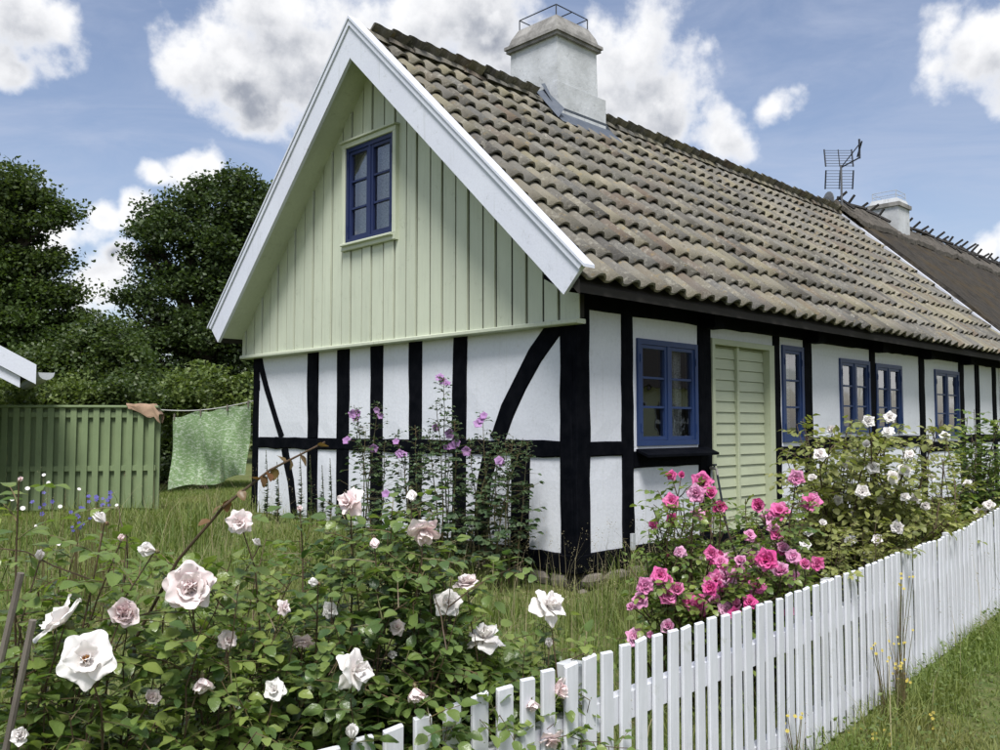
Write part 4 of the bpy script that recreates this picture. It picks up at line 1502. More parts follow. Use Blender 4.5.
def tree(name, label, base, lobes, mat, leaf, per_clump, clump_r, trunk_r, group=None, parts=('trunk', 'crown'), cat='tree', seed=1):
    """lobes: (offset, radii, clumps). Limbs run from the trunk to the lobes."""
    rng = np.random.default_rng(seed)
    t = thing(name, label, cat, tuple(base), group)
    bx, by, bz = base
    topz = max(l[0][2] for l in lobes)
    tr_ = MB()
    p0 = Vector(base)
    tk = [p0 + Vector((0.15 * math.sin(k * 1.7 + seed), 0.15 * math.cos(k * 1.3 + seed), topz * .85 * k / 6 - .15)) for k in range(7)]
    tr_.tube(tk, [trunk_r * (1.25 - .15 * k) if k else trunk_r * 1.5 for k in range(7)], 8)
    for off, rad, n in lobes:
        e = p0 + Vector(off)
        k = max(1, min(5, int(6 * off[2] / topz * .75)))
        s = tk[k]
        m = s.lerp(e, .5) + Vector((0, 0, .08 * (e - s).length))
        tr_.tube([s, m, e], [trunk_r * .45, trunk_r * .28, trunk_r * .1], 6)
        for q in range(4):
            dd = Vector(rng.normal(size=3)).normalized()
            f = e + Vector((dd.x * rad[0], dd.y * rad[1], dd.z * rad[2])) * .8
            tr_.tube([m.lerp(e, .5), e.lerp(f, .5) + Vector((0, 0, .1)), f], [trunk_r * .16, trunk_r * .1, trunk_r * .04], 5)
    tr_.build(parts[0], 'bark', t)
    Cs = []
    for off, rad, n in lobes:
        cl_ = ellipsoid_clumps(np.array(base) + np.array(off), rad, n, rng)
        rr = clump_r * rng.uniform(.45, 1.15, size=(n, 1, 1))
        g = np.clip(rng.normal(size=(n, per_clump, 3)), -1.7, 1.7) * rr * np.array([1, 1, .5])
        Cs.append((cl_[:, None, :] + g).reshape(-1, 3))
    Cs = np.concatenate(Cs)
    Cs = Cs[Cs[:, 2] > bz + .1]
    V, F, tt = leaf_quads(Cs, leaf * rng.uniform(.7, 1.3, len(Cs)), rng, flat=.35, aspect=.7)
    V -= np.array(base)
    link(parts[1], fast_mesh(parts[1], V, F, tt), mat, t, kind=None)
    return t


def lobes_px(D, base, items, depth=None):
    """lobes surveyed as (x, y, rx, ry, clumps) discs at distance D -> offsets from the base"""
    out = []
    for it in items:
        x, y, rx, ry, n = it[:5]
        dd = D + (it[5] if len(it) > 5 else 0)
        p = at(x, y, dd)
        out.append((tuple(p - Vector(base)), (rx * dd / FPX, max(rx, ry) * .9 * dd / FPX, ry * dd / FPX), n))
    return out


def ground_at(x, D):
    p = at(x, 430, D)
    return (p.x, p.y, gz(p.x, p.y))


# left oak
b = ground_at(-25, 24)
tree('oak_tree', 'broad dark leafy tree rising behind the small pale shed', b, lobes_px(24, b, [
    (8, 188, 32, 18, 16), (40, 192, 16, 10, 6), (30, 222, 30, 14, 13), (62, 208, 12, 7, 4), (-25, 225, 50, 30, 24), (12, 250, 34, 16, 16), (50, 262, 20, 9, 6), (15, 285, 38, 20, 20), (46, 300, 24, 12, 9),
    (66, 290, 10, 6, 3), (-30, 310, 70, 50, 42), (20, 330, 40, 22, 22), (60, 332, 26, 12, 9), (30, 362, 44, 22, 24), (-70, 250, 60, 60, 32), (-60, 180, 40, 30, 16), (76, 318, 10, 5, 3)]),
    'oak_leaf', 0.115, 230, 0.36, 0.33, 'trees behind the garden', seed=3)
# big tree behind the gable
b = ground_at(205, 27)
tree('oak_tree', 'tall dense dark tree standing behind the gable and the clothes line', b, lobes_px(27, b, [
    (240, 186, 30, 12, 12), (205, 192, 18, 9, 6), (172, 212, 24, 13, 10), (225, 215, 40, 20, 22), (150, 232, 20, 9, 6), (185, 238, 40, 16, 18), (262, 225, 34, 30, 20), (235, 250, 44, 18, 20), (145, 252, 14, 7, 4),
    (168, 270, 26, 9, 7), (200, 290, 44, 16, 20), (140, 300, 20, 10, 6), (245, 290, 50, 30, 28), (150, 325, 34, 20, 18), (195, 330, 50, 26, 28), (235, 330, 50, 35, 30), (180, 365, 70, 36, 40), (240, 370, 50, 45, 34),
    (128, 355, 34, 26, 18)]), 'dark_leaf', 0.125, 230, 0.38, 0.4, 'trees behind the garden', seed=5)
# lighter tree between them
b = ground_at(95, 21)
tree('shade_tree', 'lower mid green spreading tree between the two dark trees', b, lobes_px(21, b, [
    (95, 345, 36, 26, 30), (70, 365, 34, 24, 24), (120, 365, 36, 26, 28), (95, 390, 60, 30, 44), (45, 385, 40, 26, 30), (140, 395, 40, 26, 30)]),
    'oak_leaf', 0.10, 180, 0.32, 0.2, 'trees behind the garden', seed=8)
# shrubs behind fence and cloth
def bush(label, x, y, rx, ry, D, mat, leaf, seed, n=26, group='shrubs behind the green fence'):
    b = ground_at(x, D)
    tree('garden_bush', label, b, lobes_px(D, b, [(x, y, rx, ry, n), (x - rx * .5, y + ry * .4, rx * .6, ry * .7, n // 2), (x + rx * .5, y + ry * .35, rx * .6, ry * .7, n // 2), (x, y + ry * .9, rx, ry * .7, n // 2)]),
         mat, leaf * .75, 130, .2, .05, group, ('stem', 'foliage'), 'bush', seed)
bush('light green leafy bush behind the hanging cloth', 205, 395, 46, 32, 16, 'bush_leaf', .11, 21, 40)
bush('bushy dark shrub behind the gap beside the green fence', 165, 440, 30, 48, 17.5, 'dark_leaf', .12, 22, 34)
bush('low hedge shrub with light tips just behind the green fence', 45, 392, 44, 16, 14.5, 'bush_leaf', .09, 23, 24)
bush('low hedge shrub behind the shed gutter', 5, 392, 26, 18, 15, 'bush_leaf', .09, 24, 16)
bush('rounded dark shrub behind the rag end of the green fence', 125, 395, 36, 22, 15, 'oak_leaf', .1, 25, 26)
# far wood that closes the gaps low down
rngw = np.random.default_rng(77)
Cw = []
for k in range(420):
    x = rngw.uniform(-420, 330); D = rngw.uniform(34, 44)
    p = at(x, rngw.uniform(360, 432), D)
    if p.z < 0.2: p.z = 0.4
    Cw.append(np.array(p) + rngw.normal(size=(60, 3)) * np.array([.7, .7, .5]))
V, F, tt = leaf_quads(np.concatenate(Cw), .3, rngw, .35, .7)
o = link('far_wood', fast_mesh('far_wood', V, F, tt), 'dark_leaf', kind='stuff')
tag(o, 'dark mass of far trees closing the garden behind the green fence', 'trees')


# ------------------------------------------------------------------ grass
def blades(P, h, w, lean, rng):
    """grass blades: bent two-segment strips rooted at P"""
    n = len(P)
    az = rng.random(n) * 2 * np.pi
    side = np.stack([np.cos(az), np.sin(az), np.zeros(n)], 1)
    az2 = az + np.pi / 2 + rng.normal(size=n) * .4
    ld = np.stack([np.cos(az2), np.sin(az2), np.zeros(n)], 1) * (np.abs(rng.normal(size=n)) * lean * h)[:, None]
    z = np.array([0, 0, 1.0])
    a = P - side * w[:, None] * .5
    b = P + side * w[:, None] * .5
    m = P + z * (h * .55)[:, None] + ld * .3
    c = m - side * w[:, None] * .36
    d = m + side * w[:, None] * .36
    e = P + z * (h * (1 - .15 * np.minimum(1, lean)))[:, None] + ld
    V = np.stack([a, b, c, d, e], 1).reshape(-1, 3)
    base = np.arange(n)[:, None] * 5
    F = np.concatenate([base + np.array([[0, 1, 3]]), base + np.array([[0, 3, 2]]), base + np.array([[2, 3, 4]])], 1).reshape(-1, 3)
    return V, F, np.repeat(rng.random(n), 3)


def fence_y(x):
    return -3.299 + (x + 4.667) * (pdir.y / pdir.x)


def scatter(n, x0, x1, y0, y1, rng, keep):
    x = rng.uniform(x0, x1, n)
    y = rng.uniform(y0, y1, n)
    k = keep(x, y)
    x, y = x[k], y[k]
    return np.stack([x, y, terrain(x, y) - .01], 1)


def clumpy(x, y):
    return (np.sin(x * 9.1 + 3 * np.sin(y * 4.3)) * np.cos(y * 8.3 + 2.5 * np.sin(x * 5.1)) + np.sin(x * 3.3 - y * 2.9 + np.sin(y * 7))) * .25 + .5


def patchy(x, y):
    return .5 + .5 * np.sin(x * 1.9 + 1.1 * np.sin(y * 1.3)) * np.cos(y * 1.6 + np.sin(x * 1.1))


rg_ = np.random.default_rng(5)
def in_garden(x, y):
    return ((y > fence_y(x) + .06) & (y < -.05)) | ((x < -.06) & (y >= -.05) & (y < 8))
P = scatter(190000, -7.5, 9, -3.4, 8.0, rg_, lambda x, y: in_garden(x, y) & ~((x > -2.6) & (y > 5.9)))
# fewer far away
dist = np.hypot(P[:, 0] - CAM[0], P[:, 1] - CAM[1])
P = P[rg_.random(len(P)) < np.clip(5.5 / dist, .25, 1) * (.35 + .65 * clumpy(P[:, 0], P[:, 1]))]
dist = np.hypot(P[:, 0] - CAM[0], P[:, 1] - CAM[1])
h = (0.08 + .18 * patchy(P[:, 0], P[:, 1]) + .20 * clumpy(P[:, 0], P[:, 1]) ** 2) * rg_.uniform(.5, 1.4, len(P))
V, F, tt = blades(P, h, np.clip(.0035 + .0006 * dist, .004, .010), .55, rg_)
tag(link('meadow_grass', fast_mesh('meadow_grass', V, F, tt), 'grass', kind='stuff'), 'long green meadow grass filling the garden behind the fence', 'grass')
# mown lawn, far left and along the road
P = scatter(60000, -5.5, 3.0, 5.9, 11.5, rg_, lambda x, y: (x < -.06) | (y > 5.8))
V, F, tt = blades(P, rg_.uniform(.03, .08, len(P)), np.full(len(P), .008), .6, rg_)
tag(link('back_lawn', fast_mesh('back_lawn', V, F, tt), 'lawn', kind='stuff'), 'short pale lawn under the hanging cloth', 'grass')
P = scatter(190000, -6.5, 7.0, -6.2, -2.3, rg_, lambda x, y: (y < fence_y(x) - .05) & (np.hypot(x - CAM[0], y - CAM[1]) > .9))
dist = fence_y(P[:, 0]) - P[:, 1]
ck = clumpy(P[:, 0] * 1.2, P[:, 1] * 1.2)
h = np.where(dist < .35, rg_.uniform(.05, .22, len(P)), rg_.uniform(.02, .07, len(P)) * (.5 + 1.6 * ck))
kp = rg_.random(len(P)) < .4 + .6 * ck
P, h = P[kp], h[kp]
V, F, tt = blades(P, h, np.full(len(P), .006), .7, rg_)
tag(link('verge_grass', fast_mesh('verge_grass', V, F, tt), 'lawn', kind='stuff'), 'short green verge grass outside the picket fence', 'grass')
# seeding dry stalks
P = scatter(2600, -6.5, 6, -3.3, 5.5, rg_, lambda x, y: in_garden(x, y) & (patchy(x + 3, y) > .45))
P2 = scatter(200, -.6, .8, -.9, 1.4, rg_, lambda x, y: in_garden(x, y))
P3 = scatter(90, -2.5, 4.5, -3.45, -2.7, rg_, lambda x, y: (y < fence_y(x) - .04) & (y > fence_y(x) - .3))
P = np.concatenate([P, P2, P3])
V, F, tt = blades(P, rg_.uniform(.3, .75, len(P)), np.full(len(P), .0045), .5, rg_)
tips = V.reshape(-1, 5, 3)[:, 4]
Cs = (tips[:, None, :] + rg_.normal(size=(len(tips), 7, 3)) * np.array([.010, .010, .030])).reshape(-1, 3)
V2, F2, t2 = leaf_quads(Cs, .014, rg_, 0, .35)
V = np.concatenate([V, V2]); F = np.concatenate([F, F2 + len(tips) * 5]); tt = np.concatenate([tt, t2])
tag(link('seed_grass', fast_mesh('seed_grass', V, F, tt), 'dry_grass', kind='stuff'), 'dry straw coloured seeding grass stalks among the meadow', 'grass')
# broad weeds in the meadow
P = scatter(9000, -7, 7, -3.2, 5, rg_, lambda x, y: in_garden(x, y) & (patchy(x * 1.4, y * 1.3 + 2) > .35))
C_ = P + np.stack([rg_.normal(size=len(P)) * .05, rg_.normal(size=len(P)) * .05, rg_.uniform(.03, .22, len(P))], 1)
V, F, tt = leaf_quads(C_, rg_.uniform(.02, .055, len(C_)), rg_, .6, .6)
PV = scatter(34000, -5, 6, -4.6, -2.4, rg_, lambda x, y: (y < fence_y(x) - .05) & (rg_.random(len(x)) < np.exp(-(fence_y(x) - y) * 2.2)))
CV = PV + np.stack([np.zeros(len(PV)), np.zeros(len(PV)), rg_.uniform(.01, .17, len(PV))], 1)
V2, F2, t2 = leaf_quads(CV, rg_.uniform(.012, .04, len(CV)), rg_, .6, .6)
tag(link('meadow_weeds', fast_mesh('meadow_weeds', np.concatenate([V, V2]), np.concatenate([F, F2 + len(C_) * 4]), np.concatenate([tt, t2])), 'bush_leaf', kind='stuff'),
    'small broad leaved weeds mixed through the grass', 'weeds')


# ------------------------------------------------------------------ roses
def petal_mesh(name, L=1.0, Wd=0.8, cup=0.35, curl=0.25, point=0.12, ruffle=0.03, seed=0):
    rnd = random.Random(seed)
    nu, nv = 8, 7
    vs = []
    ph, ph2 = rnd.uniform(0, 6), rnd.uniform(0, 6)
    for j in range(nv + 1):
        v = j / nv
        wv = Wd * .5 * (math.sin(min(1.0, v * 1.25 + .10) * math.pi * .5) ** .8) * (1 if v < .65 else math.sqrt(max(0, 1 - .62 * ((v - .65) / .35) ** 2)))
        for i in range(nu + 1):
            u = -1 + 2 * i / nu
            x = u * wv * (1 + .03 * math.sin(v * 9 + ph2))
            yv = L * v * (1 - .26 * u * u * v * v) + point * L * max(0, v - .7) * (1 - abs(u)) ** 1.5 * 1.6
            yv += .025 * L * math.sin(u * 7 + ph2) * v ** 4
            z = cup * L * (v ** 1.6) * .75 + cup * .5 * (u * u) * wv * (1 - .5 * v) - curl * L * max(0, v - .5) ** 2 * 2.0
            z -= curl * .5 * abs(u) ** 3 * v * v * wv
            z += ruffle * L * (math.sin(u * 4.2 + ph) + .6 * math.sin(u * 8 + ph2)) * v * v * v
            vs.append((x, yv, z))
    fs = [(j * (nu + 1) + i, j * (nu + 1) + i + 1, (j + 1) * (nu + 1) + i + 1, (j + 1) * (nu + 1) + i) for j in range(nv) for i in range(nu)]
    me = bpy.data.meshes.new(name)
    me.from_pydata(vs, [], fs)
    me.polygons.foreach_set('use_smooth', np.ones(len(fs), dtype=bool))
    return me


PETALS = {}
def petals_for(mat):
    if mat not in PETALS:
        ms = []
        for k, (cup, curl, pt) in enumerate(((.32, .42, .10), (.48, .22, .04), (.36, .40, .22), (.62, .06, .04))):
            me = petal_mesh('petal', cup=cup, curl=curl, point=pt, ruffle=.06, Wd=(1.15, 1.1, 1.0, .95)[k], seed=k)
            me.materials.append(MATS[mat])
            ms.append(me)
        PETALS[mat] = ms
    return PETALS[mat]


def rose_layout(kind, rnd):
    """(azimuth, tilt, scale, variant) for each petal"""
    out = []
    def ring(n, tilt, sc, var, off=0.0, jt=8):
        for i in range(n):
            out.append((360 / n * i + off + rnd.uniform(-10, 10), tilt + rnd.uniform(-jt, jt), sc * rnd.uniform(.9, 1.08), var if isinstance(var, int) else rnd.choice(var)))
    if kind == 'full':
        ring(5, 8, 1.0, (0, 2), 0); ring(6, 26, .94, (0, 1), 36, 10); ring(6, 46, .8, (1, 0), 10, 10); ring(5, 62, .62, (1, 3), 40, 10); ring(4, 76, .45, 3, 5, 10)
    elif kind == 'open':
        ring(5, 10, 1.0, (2, 0), 0, 12); ring(4, 34, .82, (2, 1), 30, 14); ring(3, 62, .5, 3, 0, 10)
    elif kind == 'cup':
        ring(5, 42, .95, (0, 1), 0); ring(5, 60, .85, 1, 36); ring(4, 72, .7, 3, 10); ring(2, 82, .5, 3, 0)
    elif kind == 'ragged':
        ring(4, -18, 1.0, (0, 2), 0, 14); ring(4, 15, .95, (2, 0), 40, 14); ring(4, 48, .8, (1, 2), 15, 10); ring(3, 70, .6, 3, 0)
    elif kind == 'bud':
        ring(4, 74, .95, 3, 0, 4); ring(3, 82, .9, 3, 40, 3)
    return out


def petal_local(az, tilt, sc):
    return Matrix.Rotation(R(az), 4, 'Z') @ Matrix.Rotation(R(tilt), 4, 'X') @ Matrix.Scale(sc, 4)


def heart_mesh(mat, kind):
    """green calyx under the petals, stamens in an open flower"""
    mb = MB()
    mb.tube([(0, 0, -.34), (0, 0, -.24), (0, 0, -.1), (0, 0, .0)], [.05, .14, .16, .06], 8)
    for i in range(5):
        a = 2 * math.pi * i / 5
        c, s = math.cos(a), math.sin(a)
        mb.add([(c * .1 - s * .06, s * .1 + c * .06, -.12), (c * .1 + s * .06, s * .1 - c * .06, -.12), (c * .42, s * .42, -.17)], [(0, 1, 2)])
    me = mb.mesh('rose')
    me.materials.append(MATS['bud_green'])
    return me


HEARTS = {}
def rose(parent, p, facing, radius, kind, mat, rnd, label=None):
    """rose part with each petal a sub-part"""
    base = BASE[parent.name]
    if kind not in HEARTS:
        HEARTS[kind] = heart_mesh(mat, kind)
    o = link('rose', HEARTS[kind], None, parent)
    q = Vector(facing).normalized().to_track_quat('Z', 'Y').to_matrix().to_4x4() @ Matrix.Rotation(rnd.uniform(0, 6.28), 4, 'Z')
    o.matrix_local = Matrix.Translation(Vector(p) - base) @ q @ Matrix.Scale(radius, 4)
    ms = petals_for(mat)
    for az, tilt, sc, var in rose_layout(kind, rnd):
        c = link('petal', ms[var], None, o)
        c.matrix_local = petal_local(az, tilt, sc)
    if kind in ('open', 'full'):
        st = MB()
        for i in range(10 if kind == 'open' else 5):
            a = rnd.uniform(0, 6.28); r_ = rnd.uniform(.03, .16)
            st.tube([(0, 0, 0.02), (math.cos(a) * r_, math.sin(a) * r_, .2)], [.02, .035], 4)
        link('stamens', st.mesh('stamens'), 'stamen', o)
    if label:
        o['label'] = label
    return o


def small_rose_mesh(kind, seed, name='rose'):
    rnd = random.Random(seed)
    V, F = [], []
    for az, tilt, sc, var in rose_layout(kind, rnd):
        me = petals_for('petal_white')[var]
        M = petal_local(az, tilt, sc)
        b = len(V)
        V += [tuple(M @ v.co) for v in me.vertices]
        F += [tuple(b + i for i in f.vertices) for f in me.polygons]
    me = bpy.data.meshes.new(name)
    me.from_pydata(V, [], F)
    me.polygons.foreach_set('use_smooth', np.ones(len(F), dtype=bool))
    return me


def leaf_mesh(name, mat, L=1.0, Wd=.72, fold=.12, droop=.25):
    vs, fs = [], []
    nv = 6
    for j in range(nv + 1):
        v = j / nv
        w = Wd * .5 * math.sin(math.pi * min(1, v ** .8 * .97 + .02)) ** .75 if j < nv else 0.0
        ser = 1 + (.07 if j % 2 else -.03)
        for u in (-1, -.5, 0, .5, 1):
            vs.append((u * w * ser, L * v, fold * abs(u) * w * 1.6 - droop * L * v * v + .02 * math.sin(v * 9 + u * 3)))
    for j in range(nv):
        for i in range(4):
            b = j * 5 + i
            fs.append((b, b + 1, b + 6, b + 5))
    me = bpy.data.meshes.new(name)
    me.from_pydata(vs, [], fs)
    me.materials.append(MATS[mat])
    me.polygons.foreach_set('use_smooth', np.ones(len(fs), dtype=bool))
    return me


LEAF_V = None
def leaf_soup(name, mats4, parent, mat, seed, kind='stuff'):
    """many leaves joined into one part; mats4: list of 4x4 matrices"""
    ref = leaf_mesh('tmp', mat)
    co = np.array([v.co for v in ref.vertices])
    fa = np.array([list(f.vertices) for f in ref.polygons])
    bpy.data.meshes.remove(ref)
    A = np.array([np.array(m) for m in mats4])
    V = np.einsum('nij,kj->nki', A[:, :3, :3], co) + A[:, None, :3, 3]
    n, k = len(A), len(co)
    F = (np.arange(n)[:, None, None] * k + fa[None]).reshape(-1, 4)
    tint = np.repeat(np.random.default_rng(seed).random(n), len(fa))
    return link(name, fast_mesh(name, V.reshape(-1, 3), F, tint), mat, parent, kind=kind, smooth=True)


def leaf_matrix(p, d, nrm, size):
    d = Vector(d).normalized()
    nrm = Vector(nrm)
    x = d.cross(nrm)
    if x.length < 1e-4:
        x = d.orthogonal()
    x.normalize()
    z = x.cross(d)
    M = Matrix((x, d, z)).transposed().to_4x4()
    return Matrix.Translation(p) @ M @ Matrix.Scale(size, 4)


def cane_path(a, b, bow, rnd, n=9):
    a, b = Vector(a), Vector(b)
    m = a.lerp(b, .5) + Vector((rnd.uniform(-1, 1), rnd.uniform(-1, 1), 0)) * bow * (b - a).length + Vector((0, 0, .14 * (b - a).length))
    pts = []
    for i in range(n):
        t = i / (n - 1)
        p = a * (1 - t) ** 2 + m * 2 * t * (1 - t) + b * t * t
        if 0 < i < n - 1:
            p = p + Vector((rnd.uniform(-1, 1), rnd.uniform(-1, 1), rnd.uniform(-1, 1))) * .010
        pts.append(p)
    return pts


def spray(path, t0, rnd, size, dens, out):
    """compound rose leaves along the upper part of a cane: pairs of leaflets on a short stalk"""
    n = len(path)
    L = sum((path[i + 1] - path[i]).length for i in range(n - 1))
    cnt = max(2, int(L * (1 - t0) * dens))
    stalks = []
    for k in range(cnt):
        t = t0 + (1 - t0) * (k + rnd.random()) / cnt
        f = t * (n - 1)
        i = min(n - 2, int(f))
        p = path[i].lerp(path[i + 1], f - i)
        tan = (path[i + 1] - path[i]).normalized()
        sd_ = Vector((rnd.gauss(0, 1), rnd.gauss(0, 1), rnd.gauss(.15, .5)))
        sd_ = (sd_ - tan * sd_.dot(tan)).normalized()
        d = (sd_ + tan * .35).normalized()
        ln_ = size * rnd.uniform(1.7, 2.5)
        tip = p + d * ln_ - Vector((0, 0, .15 * ln_))
        stalks.append((p, tip))
        up = Vector((rnd.gauss(0, .35), rnd.gauss(0, .35), 1))
        side = d.cross(up).normalized()
        out.append(leaf_matrix(tip, d - Vector((0, 0, .2)), up, size * rnd.uniform(.9, 1.25)))
        for fr, sc in ((.62, .95), (.30, .75)):
            q = p.lerp(tip, fr)
            for s in (1, -1):
                if rnd.random() < .88:
                    out.append(leaf_matrix(q, side * s + d * .45 - Vector((0, 0, .12)), up + side * s * rnd.uniform(-.3, .3), size * sc * rnd.uniform(.8, 1.15)))
    return stalks


def shrub(name, label, cat, base, flowers, fillers, rnd, leaf_mat, leaf_size, dens, cane_r, n_big, flower_fn, cane_mat='cane_brown', bases=None, group=None, t0=.35, bow=.12, clear=()):
    """flowers: list of (Vector, ...) ; fillers: cane tips without flowers"""
    t = thing(name, label, cat, tuple(base), group)
    roots = bases or [Vector(base)]
    leaves = []
    stal = MB()
    stl = []
    def near_root(p):
        return min(roots, key=lambda r_: (r_ - Vector((p.x, p.y, r_.z))).length + rnd.uniform(0, .15))
    def root_pt(p):
        r_ = near_root(p)
        q = r_ + Vector((rnd.uniform(-.07, .07), rnd.uniform(-.07, .07), -.03))
        return q
    def grow(p, small=False):
        path = cane_path(root_pt(p), p, bow, rnd)
        canes = MB()
        k = .75 if small else 1.0
        canes.tube(path, [cane_r * k * (1 - .68 * i / (len(path) - 1)) for i in range(len(path))], 6)
        for a, b in spray(path, t0, rnd, leaf_size, dens, leaves):
            stl.append((a, b))
        # a side twig
        if rnd.random() < .75:
            i = rnd.randint(4, 7)
            s = path[i]
            e = s + Vector((rnd.uniform(-1, 1), rnd.uniform(-1, 1), rnd.uniform(0, .8))).normalized() * rnd.uniform(.12, .3)
            tw = cane_path(s, e, .1, rnd, 5)
            canes.tube(tw, [cane_r * .45 * (1 - .5 * q / 4) for q in range(5)], 5)
            for a, b in spray(tw, .1, rnd, leaf_size, dens * 1.3, leaves):
                stl.append((a, b))
        canes.build('cane', cane_mat, t)
        return path
    for f in flowers:
        path = grow(f[0])
        flower_fn(t, f, (path[-1] - path[-2]).normalized(), rnd)
    for p in fillers:
        grow(p, True)
    b = Vector(base)
    off = Matrix.Translation(-b)
    leaves = [m for m in leaves if m.translation.z > gz(m.translation.x, m.translation.y) + .02]
    if clear:
        # blooms stand clear of the leaves: drop leaves sitting right on the face of a flower
        def hides(m):
            for fp, fr in clear:
                ax = (Vector(CAM) - fp).normalized()
                d = m.translation + m.to_3x3() @ Vector((0, .5, 0)) - fp
                h_ = d.dot(ax)
                if -.02 < h_ < .7 and (d - ax * h_).length < fr + .014:
                    return True
            return False
        leaves = [m for m in leaves if not hides(m)]
        stl = [q for q in stl if not any(hides(Matrix.Translation(q[0].lerp(q[1], w_)) @ Matrix.Scale(.001, 4)) for w_ in (.15, .5, 1.0))]
    leaves.sort(key=lambda m: (m.translation - Vector(CAM)).length)
    for a, b_ in stl:
        stal.tube([a, a.lerp(b_, .5) + Vector((0, 0, .003)), b_], [.0018, .0014, .001], 3, cap=False)
    if stal.v:
        stal.build('leaf_stalks', 'cane_green', t, kind='stuff')
    if n_big:
        lm = leaf_mesh('leaf', leaf_mat)
        vis = [m for m in leaves if (m.translation - Vector(CAM)).dot(Vector(FW)) > .5]
        # those that show largest and lie inside the frame
        big = []
        for m in vis:
            d = m.translation - Vector(CAM)
            z = d.dot(Vector(FW))
            if abs(d.dot(Vector(RT)) / z) < .56 and abs(d.dot(Vector(UP)) / z) < .42:
                big.append(m)
            if len(big) >= n_big:
                break
        for m in big:
            o = link('leaf', lm, None, t)
            o.matrix_local = off @ m
        ids = set(id(m) for m in big)
        leaves = [m for m in leaves if id(m) not in ids]
    if leaves:
        leaf_soup('foliage', [off @ m for m in leaves], t, leaf_mat, rnd.randint(0, 999))
    return t


rnd = random.Random(4)
def toward_cam(p, jit=.4, up=.25):
    d = (Vector(CAM) - p).normalized() + Vector((0, 0, up))
    return d + Vector((rnd.uniform(-1, 1), rnd.uniform(-1, 1), rnd.uniform(-1, 1))) * jit


def blush_fn(t, f, tan, r_):
    p, rad, kind, mat, face = f
    rose(t, p, face, rad, kind, mat, r_)


def F_(x, y, D, dia, kind, mat, mode='cam'):
    p = at(x, y, D)
    rad = dia / 2 * D / FPX * (0.95 if kind == 'full' else 1.08)
    rr, uu, ff = Vector(RT), Vector((0, 0, 1)), Vector(FW)
    face = {'cam': toward_cam(p, .3, .2), 'front': toward_cam(p, .08, .05), 'left': -rr * .7 - ff * .6 + uu * .3, 'right': rr * .9 - ff * .4 + uu * .2,
            'up': uu + toward_cam(p, .2) * .35, 'down': -uu * .75 - ff * .5 + rr * .2, 'upleft': uu * .7 - rr * .6 - ff * .3, 'upright': uu * .6 + rr * .6 - ff * .4}[mode]
    return (p, rad, kind, mat, face)


bl, bd_, wh = 'petal_blush', 'petal_blush_deep', 'petal_white'
flA = [F_(190, 587, 2.02, 56, 'full', bl, 'front'), F_(66, 622, 1.80, 54, 'open', wh, 'upleft'), F_(122, 614, 1.89, 38, 'cup', bd_, 'cam'),
       F_(86, 660, 1.75, 54, 'open', wh, 'front'), F_(202, 678, 1.96, 30, 'cup', bd_, 'down'), F_(155, 551, 1.94, 28, 'bud', wh, 'left'),
       F_(105, 522, 2.01, 24, 'bud', wh, 'upleft'), F_(121, 541, 1.89, 13, 'bud', bd_, 'up'), F_(240, 522, 2.27, 26, 'ragged', bl, 'cam'),
       F_(19, 481, 1.88, 11, 'bud', bd_, 'upright'), F_(283, 608, 2.21, 16, 'ragged', bl, 'right')]
flA += [F_(260, 545, 2.35, 16, 'bud', wh, 'upleft'), F_(228, 640, 2.15, 20, 'ragged', bl, 'cam'), F_(150, 700, 1.95, 22, 'cup', bl, 'upright'), F_(40, 560, 2.0, 18, 'bud', bl, 'up'), F_(275, 690, 2.15, 22, 'ragged', wh, 'cam'), F_(20, 735, 1.75, 26, 'cup', wh, 'cam')]
flB = [F_(351, 502, 2.61, 30, 'ragged', bd_, 'left'), F_(411, 490, 2.76, 22, 'bud', wh, 'down'), F_(423, 530, 2.65, 34, 'ragged', bd_, 'down'),
       F_(374, 538, 2.51, 20, 'bud', bl, 'down'), F_(318, 583, 2.39, 18, 'bud', wh, 'left'), F_(303, 640, 2.36, 22, 'ragged', bd_, 'down'),
       F_(353, 671, 2.23, 40, 'ragged', wh, 'right'), F_(415, 688, 2.40, 28, 'cup', bd_, 'down'), F_(397, 627, 2.57, 16, 'ragged', bl, 'cam'),
       F_(352, 738, 2.20, 26, 'bud', wh, 'up')]
flB += [F_(330, 610, 2.6, 16, 'ragged', wh, 'cam'), F_(300, 512, 2.8, 12, 'bud', bd_, 'up'), F_(388, 655, 2.6, 16, 'bud', wh, 'right')]
flC = [F_(447, 603, 2.72, 28, 'ragged', wh, 'cam'), F_(467, 585, 2.78, 28, 'full', bl, 'up'), F_(485, 638, 2.84, 36, 'ragged', wh, 'up'), F_(547, 606, 3.08, 38, 'ragged', wh, 'upright'),
       F_(549, 647, 3.08, 18, 'bud', wh, 'up'), F_(554, 690, 2.86, 30, 'cup', bd_, 'right'), F_(531, 700, 2.75, 22, 'cup', bl, 'down'), F_(550, 738, 2.81, 26, 'ragged', bd_, 'down')]


def fill(n, x0, x1, y0, y1, d0, d1):
    return [at(rnd.uniform(x0, x1), rnd.uniform(y0, y1), rnd.uniform(d0, d1)) for _ in range(n)]


def gpt(x, D):
    p = at(x, 500, D)
    return Vector((p.x, p.y, gz(p.x, p.y)))


